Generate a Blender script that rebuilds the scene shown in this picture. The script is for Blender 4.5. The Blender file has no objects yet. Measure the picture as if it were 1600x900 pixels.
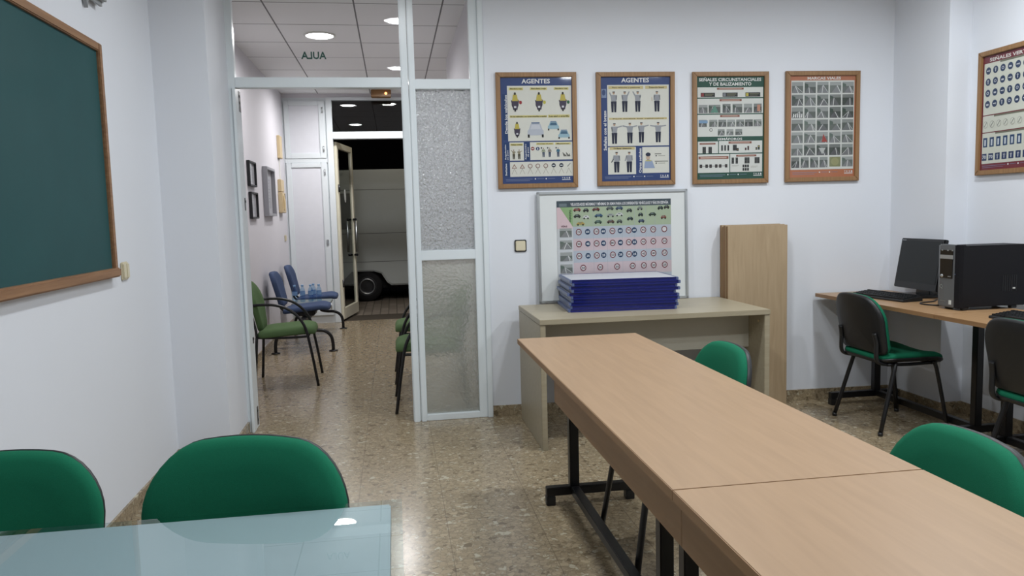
import bpy, bmesh, math, random
from mathutils import Vector, Matrix
R = random.Random(7)
S = bpy.context.scene
COL = S.collection
PI = math.pi

# ------------------------------------------------------------------ camera
H = 1.35
cd = bpy.data.cameras.new('camera'); cam = bpy.data.objects.new('camera', cd); COL.objects.link(cam)
cd.sensor_width = 36; cd.lens = 1193.68 / 1600 * 36; cd.clip_start = 0.02; cd.clip_end = 200
rt, up, fw = (Vector(v) for v in ((0.98789448, -0.15297783, -0.02573481), (0.0399506, 0.09059231, 0.99508642), (0.14989478, 0.9840685, -0.0956072)))
m = Matrix((rt, up, -fw)).transposed().to_4x4(); m.translation = (0, 0, H)
cam.matrix_world = m
S.camera = cam
# ------------------------------------------------------------------ world, exposure
w = bpy.data.worlds.new('night'); S.world = w; w.use_nodes = True
w.node_tree.nodes['Background'].inputs[0].default_value = (0.004, 0.005, 0.008, 1)
w.node_tree.nodes['Background'].inputs[1].default_value = 1
S.view_settings.view_transform = 'Standard'; S.view_settings.look = 'None'
S.view_settings.gamma = 1; S.view_settings.use_curve_mapping = False
S.view_settings.exposure = 0.0
ROOM_W, HALL_W = 16.3, 14.0
ROOM_LAMPS = [(0.103, 3.607, .8), (1.4, 3.5, .9), (2.8, 3.4, 1.3), (0.115, 1.62, 1.1), (1.75, 1.0, 1.2), (2.75, 1.1, 1.1)]
HALL_LAMPS = [(-0.57, 7.0), (-0.565, 9.26), (0.0, 9.37)]
ZC = 2.95
sl = bpy.data.lights.new('street_light', 'POINT'); sl.energy = 26; sl.color = (1, .86, .62); sl.shadow_soft_size = .15
so = bpy.data.objects.new('street_light', sl); so.location = (0.3, 11.45, 3.6); COL.objects.link(so)

# ------------------------------------------------------------------ materials
def lin(c):
    return tuple(((v / 255) / 12.92 if v / 255 <= .04045 else ((v / 255 + .055) / 1.055) ** 2.4) for v in c)
MC = {}
def mat(name, c, rough=.5, metal=0., var=.04, scale=12., bump=0., bscale=200., coat=0., spec=.5, emit=None, stretch=None):
    if name in MC: return MC[name]
    m = bpy.data.materials.new(name); m.use_nodes = True
    nt = m.node_tree; b = nt.nodes['Principled BSDF']; L = nt.links
    col = lin(c)
    b.inputs['Roughness'].default_value = rough; b.inputs['Metallic'].default_value = metal
    b.inputs['Coat Weight'].default_value = coat; b.inputs['Coat Roughness'].default_value = .04
    b.inputs['Specular IOR Level'].default_value = spec
    tc = nt.nodes.new('ShaderNodeTexCoord')
    mp = nt.nodes.new('ShaderNodeMapping'); L.new(tc.outputs['Object'], mp.inputs[0])
    if stretch: mp.inputs['Scale'].default_value = stretch
    n = nt.nodes.new('ShaderNodeTexNoise'); n.inputs['Scale'].default_value = scale; n.inputs['Detail'].default_value = 4
    L.new(mp.outputs[0], n.inputs['Vector'])
    mx = nt.nodes.new('ShaderNodeMix'); mx.data_type = 'RGBA'
    mx.inputs['A'].default_value = (*[v * (1 - var) for v in col], 1); mx.inputs['B'].default_value = (*[min(1, v * (1 + var)) for v in col], 1)
    L.new(n.outputs['Fac'], mx.inputs['Factor']); L.new(mx.outputs['Result'], b.inputs['Base Color'])
    if bump:
        n2 = nt.nodes.new('ShaderNodeTexNoise'); n2.inputs['Scale'].default_value = bscale; n2.inputs['Detail'].default_value = 3
        L.new(tc.outputs['Object'], n2.inputs['Vector'])
        bp = nt.nodes.new('ShaderNodeBump'); bp.inputs['Strength'].default_value = bump; bp.inputs['Distance'].default_value = .002
        L.new(n2.outputs['Fac'], bp.inputs['Height']); L.new(bp.outputs[0], b.inputs['Normal'])
    if emit:
        b.inputs['Emission Color'].default_value = (*emit[0], 1); b.inputs['Emission Strength'].default_value = emit[1]
    MC[name] = m; return m
def glass_clear(name, tint=(1, 1, 1), ior=1.5):
    m = bpy.data.materials.new(name); m.use_nodes = True; nt = m.node_tree; nt.nodes.clear(); L = nt.links
    o = nt.nodes.new('ShaderNodeOutputMaterial'); t = nt.nodes.new('ShaderNodeBsdfTransparent'); g = nt.nodes.new('ShaderNodeBsdfGlossy')
    f = nt.nodes.new('ShaderNodeFresnel'); f.inputs[0].default_value = ior; x = nt.nodes.new('ShaderNodeMixShader')
    t.inputs[0].default_value = (*tint, 1); g.inputs['Roughness'].default_value = 0.0
    ge = nt.nodes.new('ShaderNodeNewGeometry'); sb = nt.nodes.new('ShaderNodeMath'); sb.operation = 'SUBTRACT'; sb.inputs[0].default_value = 1
    mu = nt.nodes.new('ShaderNodeMath'); mu.operation = 'MULTIPLY'; L.new(ge.outputs['Backfacing'], sb.inputs[1]); L.new(sb.outputs[0], mu.inputs[0]); L.new(f.outputs[0], mu.inputs[1])
    L.new(mu.outputs[0], x.inputs[0]); L.new(t.outputs[0], x.inputs[1]); L.new(g.outputs[0], x.inputs[2]); L.new(x.outputs[0], o.inputs[0]); return m
def glass_frosted(name, tint, rough, bump, scale):
    m = bpy.data.materials.new(name); m.use_nodes = True; nt = m.node_tree; b = nt.nodes['Principled BSDF']; L = nt.links
    b.inputs['Base Color'].default_value = (*tint, 1); b.inputs['Roughness'].default_value = rough
    b.inputs['Transmission Weight'].default_value = .8; b.inputs['IOR'].default_value = 1.45
    tc = nt.nodes.new('ShaderNodeTexCoord'); v = nt.nodes.new('ShaderNodeTexVoronoi'); v.feature = 'SMOOTH_F1'; v.inputs['Scale'].default_value = scale
    n = nt.nodes.new('ShaderNodeTexNoise'); n.inputs['Scale'].default_value = scale * .7; n.inputs['Detail'].default_value = 3
    a = nt.nodes.new('ShaderNodeMath'); a.operation = 'ADD'
    L.new(tc.outputs['Object'], v.inputs['Vector']); L.new(tc.outputs['Object'], n.inputs['Vector'])
    L.new(v.outputs['Distance'], a.inputs[0]); L.new(n.outputs['Fac'], a.inputs[1])
    bp = nt.nodes.new('ShaderNodeBump'); bp.inputs['Strength'].default_value = bump; bp.inputs['Distance'].default_value = .012
    L.new(a.outputs[0], bp.inputs['Height']); L.new(bp.outputs[0], b.inputs['Normal']); return m
def line_mask(nt, sock, period, off, width):
    L = nt.links
    def M(op, a, b=None):
        n = nt.nodes.new('ShaderNodeMath'); n.operation = op
        for i, v in enumerate((a, b)):
            if v is None: continue
            if isinstance(v, (int, float)): n.inputs[i].default_value = v
            else: L.new(v, n.inputs[i])
        return n.outputs[0]
    return M('LESS_THAN', M('FRACT', M('DIVIDE', M('SUBTRACT', sock, off - 100 * period), period)), width / period)
def tiled(name, kind):
    m = bpy.data.materials.new(name); m.use_nodes = True; nt = m.node_tree; b = nt.nodes['Principled BSDF']; L = nt.links
    tc = nt.nodes.new('ShaderNodeTexCoord'); sp = nt.nodes.new('ShaderNodeSeparateXYZ'); L.new(tc.outputs['Object'], sp.inputs[0])
    def mix(fac, a, c):
        x = nt.nodes.new('ShaderNodeMix'); x.data_type = 'RGBA'
        for s, v in ((x.inputs['Factor'], fac), (x.inputs['A'], a), (x.inputs['B'], c)):
            if isinstance(v, bpy.types.NodeSocket): L.new(v, s)
            elif isinstance(v, (int, float)): s.default_value = v
            else: s.default_value = (*v, 1)
        return x.outputs['Result']
    def mx(a, c):
        x = nt.nodes.new('ShaderNodeMath'); x.operation = 'MAXIMUM'; L.new(a, x.inputs[0]); L.new(c, x.inputs[1]); return x.outputs[0]
    if kind == 'ceiling':
        g = mx(line_mask(nt, sp.outputs['X'], .66, -.895, .012), line_mask(nt, sp.outputs['Y'], .655, 5.98, .012))
        n = nt.nodes.new('ShaderNodeTexNoise'); n.inputs['Scale'].default_value = 6
        c = mix(n.outputs['Fac'], lin((238, 239, 241)), lin((246, 247, 248)))
        L.new(mix(g, c, lin((120, 120, 122))), b.inputs['Base Color']); b.inputs['Roughness'].default_value = .85
        return m
    # polished terrazzo: crushed chips in a brown matrix, 40 cm tiles
    base = None
    nz = nt.nodes.new('ShaderNodeTexNoise'); nz.inputs['Scale'].default_value = 9; nz.inputs['Detail'].default_value = 5
    L.new(tc.outputs['Object'], nz.inputs['Vector'])
    wp = nt.nodes.new('ShaderNodeVectorMath'); wp.operation = 'MULTIPLY_ADD'
    nz2 = nt.nodes.new('ShaderNodeTexNoise'); nz2.inputs['Scale'].default_value = 30; L.new(tc.outputs['Object'], nz2.inputs['Vector'])
    L.new(nz2.outputs['Color'], wp.inputs[0]); wp.inputs[1].default_value = (.018, .018, .018); L.new(tc.outputs['Object'], wp.inputs[2])
    def chips(scale, ramp, seed):
        mp = nt.nodes.new('ShaderNodeMapping'); mp.inputs['Location'].default_value = (seed, seed * 2, 0); L.new(wp.outputs[0], mp.inputs[0])
        v = nt.nodes.new('ShaderNodeTexVoronoi'); v.inputs['Scale'].default_value = scale; L.new(mp.outputs[0], v.inputs['Vector'])
        r = nt.nodes.new('ShaderNodeValToRGB'); r.color_ramp.interpolation = 'CONSTANT'
        sc = nt.nodes.new('ShaderNodeSeparateColor'); L.new(v.outputs['Color'], sc.inputs[0]); L.new(sc.outputs[0], r.inputs[0])
        els = r.color_ramp.elements
        while len(els) < len(ramp): els.new(.5)
        for e, (p, c) in zip(els, ramp): e.position = p; e.color = (*lin(c), 1)
        return r.outputs[0], v.outputs['Distance'], sc.outputs[1]
    c1, d1, _ = chips(34, [(0, (150, 134, 108)), (.25, (159, 143, 116)), (.5, (153, 137, 110)), (.74, (168, 152, 124)), (.86, (112, 98, 76)), (.94, (182, 173, 150))], 1.3)
    c2, d2, s2 = chips(75, [(0, (146, 130, 105)), (.4, (137, 121, 96)), (.7, (157, 141, 114)), (.92, (170, 161, 138))], 4.1)
    mk = nt.nodes.new('ShaderNodeMath'); mk.operation = 'GREATER_THAN'; L.new(nz2.outputs['Fac'], mk.inputs[0]); mk.inputs[1].default_value = .5
    c = mix(mk.outputs[0], c1, c2)
    c = mix(.0, c, nz.outputs['Fac'])
    # fine dark veins between chips
    v = nt.nodes.new('ShaderNodeTexVoronoi'); v.feature = 'DISTANCE_TO_EDGE'; v.inputs['Scale'].default_value = 34
    mp = nt.nodes.new('ShaderNodeMapping'); mp.inputs['Location'].default_value = (1.3, 2.6, 0); L.new(wp.outputs[0], mp.inputs[0]); L.new(mp.outputs[0], v.inputs['Vector'])
    e = nt.nodes.new('ShaderNodeMath'); e.operation = 'LESS_THAN'; L.new(v.outputs['Distance'], e.inputs[0]); e.inputs[1].default_value = .06
    e2 = nt.nodes.new('ShaderNodeMath'); e2.operation = 'MULTIPLY'; L.new(e.outputs[0], e2.inputs[0]); e2.inputs[1].default_value = .3
    c = mix(e2.outputs[0], c, lin((88, 76, 62)))
    if kind == 'floor':
        g = mx(line_mask(nt, sp.outputs['X'], .4, .18, .004), line_mask(nt, sp.outputs['Y'], .4, .1, .004))
        g2 = nt.nodes.new('ShaderNodeMath'); g2.operation = 'MULTIPLY'; L.new(g, g2.inputs[0]); g2.inputs[1].default_value = .45
        c = mix(g2.outputs[0], c, lin((84, 72, 58)))
    L.new(c, b.inputs['Base Color']); b.inputs['Roughness'].default_value = .2
    b.inputs['Specular IOR Level'].default_value = .5
    return m
def wood(name, c1, c2, axis='Y', rough=.4, scale=3.0, dens=14):
    m = bpy.data.materials.new(name); m.use_nodes = True; nt = m.node_tree; b = nt.nodes['Principled BSDF']; L = nt.links
    tc = nt.nodes.new('ShaderNodeTexCoord'); mp = nt.nodes.new('ShaderNodeMapping')
    s = [dens, dens, dens]; s['XYZ'.index(axis)] = 1.0; mp.inputs['Scale'].default_value = s
    L.new(tc.outputs['Object'], mp.inputs[0])
    n = nt.nodes.new('ShaderNodeTexNoise'); n.inputs['Scale'].default_value = scale; n.inputs['Detail'].default_value = 7; n.inputs['Distortion'].default_value = .6
    L.new(mp.outputs[0], n.inputs['Vector'])
    r = nt.nodes.new('ShaderNodeValToRGB'); r.color_ramp.elements[0].position = .3; r.color_ramp.elements[1].position = .7
    r.color_ramp.elements[0].color = (*lin(c1), 1); r.color_ramp.elements[1].color = (*lin(c2), 1)
    L.new(n.outputs['Fac'], r.inputs[0]); L.new(r.outputs[0], b.inputs['Base Color']); b.inputs['Roughness'].default_value = rough
    return m
M_wall = mat('white_paint', (222, 225, 231), .7, var=.015, scale=1.5, bump=.08, bscale=60)
M_hallwall = mat('hall_white_paint', (216, 214, 219), .6, var=.01, scale=1.5)
M_alu = mat('white_lacquered_aluminium', (224, 231, 234), .28, var=.01)
M_ceil = tiled('ceiling_tiles', 'ceiling')
M_floor = tiled('terrazzo_floor', 'floor')
M_base = tiled('terrazzo_skirting', 'skirting')
M_glass = glass_clear('clear_glass')
M_nightglass = glass_clear('dark_transom_glass', (.6, .62, .62), 1.75)
M_frost1 = glass_frosted('hammered_glass', (.80, .84, .85), .14, 1.0, 70)
M_frost2 = glass_frosted('frosted_glass', (.84, .86, .80), .26, .45, 60)
M_green = mat('green_fabric', (23, 103, 75), .9, var=.14, scale=350, bump=.25, bscale=900, spec=.15)
M_olive = mat('olive_green_fabric', (88, 112, 74), .9, var=.1, scale=300, bump=.2, bscale=800, spec=.15)
M_bluefab = mat('blue_fabric', (66, 80, 110), .85, var=.1, scale=300, bump=.2, bscale=800, spec=.2)
M_black = mat('black_plastic', (26, 27, 29), .45, var=.08, bump=.15, bscale=500)
M_metal = mat('black_painted_steel', (18, 18, 20), .35, var=.06)
M_beech = wood('beech_laminate', (154, 125, 95), (163, 133, 102), 'Y', .42)
M_beech_edge = wood('beech_edge', (138, 104, 70), (150, 115, 80), 'Y', .45)
M_desk = wood('pale_maple_laminate', (156, 145, 122), (166, 156, 133), 'X', .4)
M_desk_panel = mat('grey_beige_laminate', (176, 172, 158), .5)
M_plank = wood('plank_oak', (164, 142, 112), (178, 156, 126), 'Z', .5)
M_plank_edge = wood('plank_edge', (120, 88, 52), (150, 114, 72), 'Z', .6, dens=40)
M_frame = wood('oak_frame', (130, 97, 62), (152, 116, 78), 'Z', .45, dens=30)
M_board = mat('green_chalkboard', (40, 79, 81), .55, var=.1, scale=5, spec=.2)
M_boardwood = wood('chalkboard_frame_wood', (128, 93, 64), (154, 117, 84), 'Y', .5, dens=20)
M_chrome = mat('brushed_aluminium', (196, 200, 202), .38, 1., var=.03)
M_darkmetal = mat('dark_metal', (70, 70, 72), .35, .8)
M_white = mat('white_plastic', (228, 228, 222), .35)
M_ivory = mat('ivory_plastic', (214, 205, 178), .4)
M_beige = mat('beige_plastic', (206, 186, 148), .5)
M_bluepl = mat('blue_plastic', (22, 30, 108), .16, var=.05, coat=.3)
M_bluelight = mat('blue_plastic_channel', (88, 102, 142), .3, var=.05)
M_paper = mat('white_paper', (190, 192, 198), .4)

# ------------------------------------------------------------------ mesh builder
class MB:
    def __init__(s): s.v = []; s.f = []; s.mi = []; s.ms = []; s.sm = []
    def _m(s, m):
        if m not in s.ms: s.ms.append(m)
        return s.ms.index(m)
    def add(s, vs, fs, m, smooth=False):
        o = len(s.v); s.v += [tuple(v) for v in vs]; k = s._m(m)
        for f in fs: s.f.append([i + o for i in f]); s.mi.append(k); s.sm.append(smooth)
        return s
    def addbm(s, bm, m, smooth=False):
        bm.verts.index_update(); s.add([v.co[:] for v in bm.verts], [[v.index for v in f.verts] for f in bm.faces], m, smooth); bm.free(); return s
    def box(s, a, b, m, bev=0., rot=None):
        a, b = Vector(a), Vector(b)
        bm = bmesh.new(); bmesh.ops.create_cube(bm, size=1)
        for v in bm.verts: v.co = Vector(((a[i] + b[i]) / 2 + v.co[i] * abs(b[i] - a[i])) for i in range(3))
        if bev: bmesh.ops.bevel(bm, geom=bm.edges[:], offset=min(bev, .49 * min(abs(b[i] - a[i]) for i in range(3))), segments=2, affect='EDGES', clamp_overlap=True)
        if rot:
            for v in bm.verts: v.co = rot @ v.co
        return s.addbm(bm, m, False)
    def prism(s, pts, y0, y1, m, plane='xz', bev=0., smooth=False):
        bm = bmesh.new()
        def P(u, v, d): return {'xz': (u, d, v), 'xy': (u, v, d), 'yz': (d, u, v)}[plane]
        A = [bm.verts.new(P(u, v, y0)) for u, v in pts]; B = [bm.verts.new(P(u, v, y1)) for u, v in pts]
        fa = bm.faces.new(A); fb = bm.faces.new(B[::-1])
        n = len(pts)
        for i in range(n): bm.faces.new((A[i], B[i], B[(i + 1) % n], A[(i + 1) % n]))
        bmesh.ops.recalc_face_normals(bm, faces=bm.faces[:])
        if bev: bmesh.ops.bevel(bm, geom=[e for e in bm.edges if (e.verts[0] in A and e.verts[1] in A) or (e.verts[0] in B and e.verts[1] in B)], offset=bev, segments=2, affect='EDGES')
        return s.addbm(bm, m, smooth)
    def tube(s, path, r, m, n=10, smooth_path=True, sub=6, flat=1.0, caps=True):
        P = [Vector(p) for p in path]
        if smooth_path and len(P) > 2:
            Q = [P[0] * 2 - P[1]] + P + [P[-1] * 2 - P[-2]]; out = []
            for i in range(1, len(Q) - 2):
                for k in range(sub):
                    t = k / sub; a, b, c, d = Q[i - 1:i + 3]
                    out.append(.5 * ((2 * b) + (c - a) * t + (2 * a - 5 * b + 4 * c - d) * t * t + (-a + 3 * b - 3 * c + d) * t ** 3))
            out.append(P[-1]); P = out
        T = []
        for i in range(len(P)):
            t = (P[min(i + 1, len(P) - 1)] - P[max(i - 1, 0)]); T.append(t.normalized())
        ref = Vector((0, 0, 1)) if abs(T[0].z) < .9 else Vector((1, 0, 0))
        nrm = (ref - T[0] * ref.dot(T[0])).normalized(); vs = []; fs = []
        for i, p in enumerate(P):
            nrm = (nrm - T[i] * nrm.dot(T[i])).normalized(); bi = T[i].cross(nrm)
            for k in range(n):
                a = 2 * PI * k / n; vs.append(p + nrm * math.cos(a) * r + bi * math.sin(a) * r * flat)
        for i in range(len(P) - 1):
            for k in range(n):
                k2 = (k + 1) % n; fs.append((i * n + k, i * n + k2, (i + 1) * n + k2, (i + 1) * n + k))
        s.add(vs, fs, m, True)
        if caps:
            s.add(vs[:n], [tuple(range(n))[::-1]], m); s.add(vs[-n:], [tuple(range(n))], m)
        return s
    def sqbar(s, a, b, w, h, m, upv=(0, 0, 1), bev=.002):
        a, b = Vector(a), Vector(b); d = b - a; L = d.length; d.normalize(); u = Vector(upv); u = (u - d * u.dot(d)).normalized(); r_ = d.cross(u)
        rot = Matrix((r_, u, d)).transposed().to_4x4(); rot.translation = a
        return s.box((-w / 2, -h / 2, 0), (w / 2, h / 2, L), m, bev, rot)
    def lathe(s, prof, m, n=24, o=(0, 0, 0), axis='z', smooth=True):
        vs = []; fs = []; o = Vector(o)
        for r, z in prof:
            for k in range(n):
                a = 2 * PI * k / n; p = (r * math.cos(a), r * math.sin(a), z)
                if axis == 'y': p = (p[0], p[2], p[1])
                if axis == 'x': p = (p[2], p[0], p[1])
                vs.append(o + Vector(p))
        for i in range(len(prof) - 1):
            for k in range(n):
                k2 = (k + 1) % n; fs.append((i * n + k, i * n + k2, (i + 1) * n + k2, (i + 1) * n + k))
        return s.add(vs, fs, m, smooth)
    def build(s, name, parent=None, loc=None, label=None, autosm=False):
        me = bpy.data.meshes.new(name); me.from_pydata(s.v, [], s.f)
        for m_ in s.ms: me.materials.append(m_)
        me.polygons.foreach_set('material_index', s.mi); me.polygons.foreach_set('use_smooth', s.sm); me.update()
        bm = bmesh.new(); bm.from_mesh(me); bmesh.ops.remove_doubles(bm, verts=bm.verts[:], dist=1e-6); bmesh.ops.recalc_face_normals(bm, faces=bm.faces[:]); bm.to_mesh(me); bm.free()
        o = bpy.data.objects.new(name, me); COL.objects.link(o)
        if parent: o.parent = parent
        if loc: o.location = loc
        if label: o['label'] = label
        return o
def tag(o, label, cat, group=None, kind=None):
    o['label'] = label; o['category'] = cat
    if group: o['group'] = group
    if kind: o['kind'] = kind
    return o
def thing(name, label, cat, loc=(0, 0, 0), rz=0., group=None):
    o = bpy.data.objects.new(name, None); COL.objects.link(o); o.empty_display_size = .1
    o.location = loc; o.rotation_euler = (0, 0, rz); return tag(o, label, cat, group)
def struct(o, label=None, cat='structure'):
    o['kind'] = 'structure'
    if label: o['label'] = label
    o['category'] = cat
    return o
def dup(root, loc=None, rz=None, label=None, group=None):
    def cp(o, par):
        c = o.copy(); COL.objects.link(c); c.parent = par
        for ch in [x for x in KIDS.get(o, [])]: cp(ch, c)
        return c
    KIDS = {}
    for o in bpy.data.objects:
        if o.parent: KIDS.setdefault(o.parent, []).append(o)
    c = cp(root, None)
    if loc is not None: c.location = loc
    if rz is not None: c.rotation_euler = (0, 0, rz)
    if label: c['label'] = label
    if group: c['group'] = group
    return c
def B(a, b, m, bev=0.): return MB().box(a, b, m, bev)
def wallq(p, q, z0, z1, th, m):
    """vertical wall slab whose visible face runs p -> q (thickness to the left of p->q)"""
    p, q = Vector((*p, 0)), Vector((*q, 0)); d = (q - p).normalized(); n = Vector((-d.y, d.x, 0)) * th
    pts = [(p.x, p.y), (q.x, q.y), (q.x + n.x, q.y + n.y), (p.x + n.x, p.y + n.y)]
    return MB().prism(pts, z0, z1, m, 'xy')

# ------------------------------------------------------------------ setting
XL, XLP, YP = -1.256, -.97, 5.03                     # left wall, left pillar face, partition plane
HX, HXR, YE = -1.345, .60, 10.2                      # hall left, hall right, entrance wall
def wy(x): return 5.01 - (x - .54) * .042            # poster wall, slightly out of square
struct(B((-3.2, -2.3, -.1), (4.2, YE + .08, 0), M_floor).build('floor'), 'polished brown terrazzo tile floor', 'floor')
struct(B((-3.2, -2.3, ZC), (4.2, YE + .08, ZC + .1), M_ceil).build('ceiling'), 'white tiled suspended ceiling', 'ceiling')
struct(B((XL - .12, -2.2, 0), (XL, 4.47, ZC), M_wall).build('wall_left'), 'white painted wall behind the chalkboard', 'wall')
struct(B((XL - .12, 4.47, 0), (XLP, 5.0, ZC), M_wall).build('wall_left_pillar'), 'white pillar beside the glazed doorway', 'wall')
struct(wallq((.575, wy(.575)), (3.6, wy(3.6)), 0, ZC, .12, M_wall).build('wall_back'), 'white wall carrying the framed posters', 'wall')
struct(B((3.43, 4.36, 0), (3.72, 4.93, ZC), M_wall).build('wall_right_pillar'), 'white corner pillar behind the monitor', 'wall')
struct(B((3.585, -2.2, 0), (3.72, 4.36, ZC), M_wall).build('wall_right'), 'white wall behind the computers', 'wall')
struct(B((XL, -2.3, 0), (3.6, -2.2, ZC), M_wall).build('wall_rear'), 'white wall', 'wall')
struct(B((HX - .12, 5.0, 0), (HX, YE, ZC), M_hallwall).build('wall_hall_left'), 'white hall wall with small frames', 'wall')
struct(B((HX, 5.0, 0), (XLP - .03, 5.1, ZC), M_hallwall).build('wall_hall_return'), 'short hall wall beside the doorway', 'wall')
struct(B((HXR, 5.13, 0), (HXR + .1, 8.03, ZC), M_hallwall).build('wall_hall_right'), 'white hall wall behind the right hand chairs', 'wall')
struct(B((2.2, 7.9, 0), (2.3, YE, ZC), M_hallwall).build('wall_hall_far_right'), 'white wall', 'wall')
struct(B((HXR + .1, 7.9, 0), (2.2, 8.03, ZC), M_hallwall).build('wall_hall_inner'), 'white wall', 'wall')
ew = MB(); ew.box((.28, YE, 0), (2.3, YE + .12, ZC), M_hallwall); ew.box((HX, YE, 2.90), (.28, YE + .12, ZC), M_hallwall)
struct(ew.build('wall_entrance'), 'white wall around the street entrance', 'wall')
# skirting
def skirt(name, p, q, th=.012, h=.075):
    o = wallq(p, q, 0, h, th, M_base).build(name); return struct(o, 'brown terrazzo skirting', 'baseboard')
skirt('baseboard_left', (XL + .012, -2.2), (XL + .012, 4.458))
skirt('baseboard_left_pillar', (XL, 4.458), (XLP + .012, 4.458))
skirt('baseboard_left_return', (XLP + .012, 4.4705), (XLP + .012, 4.985))
skirt('baseboard_back', (.578, wy(.578) - .012), (3.43, wy(3.43) - .012))
skirt('baseboard_right_pillar', (3.418, 4.87), (3.418, 4.3605))
skirt('baseboard_right_corner', (3.418, 4.348), (3.585, 4.348))
skirt('baseboard_right', (3.573, 4.348), (3.573, -2.2))
skirt('baseboard_hall_left', (HX + .012, 5.1), (HX + .012, YE))
skirt('baseboard_hall_right', (HXR - .012, 8.03), (HXR - .012, 5.13))

# ---- glazed aluminium partition with doorway, transom and sidelight
Y0, Y1 = 5.0, 5.06
part = bpy.data.objects.new('window_1', None); COL.objects.link(part); struct(part, 'white aluminium glazed partition with open doorway', 'partition')
g = MB()
def bar(x0, x1, z0, z1, y0=Y0, y1=Y1, m=M_alu, bev=.003): g.box((x0, y0, z0), (x1, y1, z1), m, bev)
bar(-.985, -.93, 0, ZC); bar(.082, .128, 0, ZC); bar(.131, .172, 0, ZC); bar(.523, .578, 0, ZC)
bar(-.93, .082, 2.172, 2.235); bar(.172, .523, 2.162, 2.225); bar(.172, .523, 1.066, 1.130); bar(.172, .523, 0, .042)
bar(-.93, .523, ZC - .04, ZC)
bar(-.948, -.93, 0, 2.172, 4.985, 5.0); bar(-.96, -.9315, 0, 2.20, 5.06, 5.17); bar(.578, .612, .0, ZC, 4.985, 5.02)
bar(.088, .122, 0, ZC, 4.992, 5.0, bev=.001); bar(.137, .166, 0, ZC, 4.992, 5.0, bev=.001)
for z0, z1 in ((.04, ZC),):
    g.box((-.9865, 4.9965, z0), (-.984, 5.0, z1), M_darkmetal)
g.build('frame', part)
for (x0, x1, z0, z1, mt, nm) in ((-.93, .082, 2.235, ZC - .04, M_glass, 'transom_pane'), (.172, .523, 2.225, ZC - .04, M_glass, 'transom_pane'),
                                 (.172, .523, 1.130, 2.162, M_frost1, 'hammered_glass_pane'), (.172, .523, .042, 1.066, M_frost2, 'frosted_glass_pane')):
    mb = MB()
    if mt is M_glass: mb.add([(x0, 5.03, z0), (x1, 5.03, z0), (x1, 5.03, z1), (x0, 5.03, z1)], [(0, 1, 2, 3)], mt)
    else: mb.box((x0, 5.027, z0), (x1, 5.033, z1), mt)
    mb.build(nm, part)
lk = MB()   # strike plates and rubber buffers on the jamb
for z0, z1, w_ in ((2.04, 2.168, .016), (.56, .60, .01), (.02, .14, .012), (1.42, 1.5, .008)):
    lk.box((-.9325, 5.10, z0), (-.930, 5.10 + w_ * 3.5, z1), M_darkmetal)
for z in (2.13, 2.09, 1.47, .58, .045, .105): lk.box((-.9305, 5.11, z), (-.928, 5.135, z + .014), M_black)
lk.build('strike_plate', part)

# ------------------------------------------------------------------ text and flat print canvas
_tc = {}
def text_mesh(s):
    if s in _tc: return _tc[s]
    c = bpy.data.curves.new('t', 'FONT'); c.body = s; c.offset = .024; c.resolution_u = 2
    o = bpy.data.objects.new('t', c); COL.objects.link(o); bpy.context.view_layer.update()
    me = bpy.data.meshes.new_from_object(o.evaluated_get(bpy.context.evaluated_depsgraph_get()))
    vs = [v.co.copy() for v in me.vertices]; fs = [list(p.vertices) for p in me.polygons]
    bpy.data.objects.remove(o); bpy.data.curves.remove(c); bpy.data.meshes.remove(me)
    x0 = min(v.x for v in vs); x1 = max(v.x for v in vs); y0 = min(v.y for v in vs); y1 = max(v.y for v in vs)
    _tc[s] = ([((v.x - x0) / (x1 - x0), (v.y - y0) / (y1 - y0)) for v in vs], fs); return _tc[s]
def ink(c):
    g = sum(c) / 3; c = tuple(int(.90 * (v * .82 + g * .18)) for v in c)
    return mat('ink_%02x%02x%02x' % c, c, .38, var=.03, scale=40, coat=.5, spec=.3)
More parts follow.
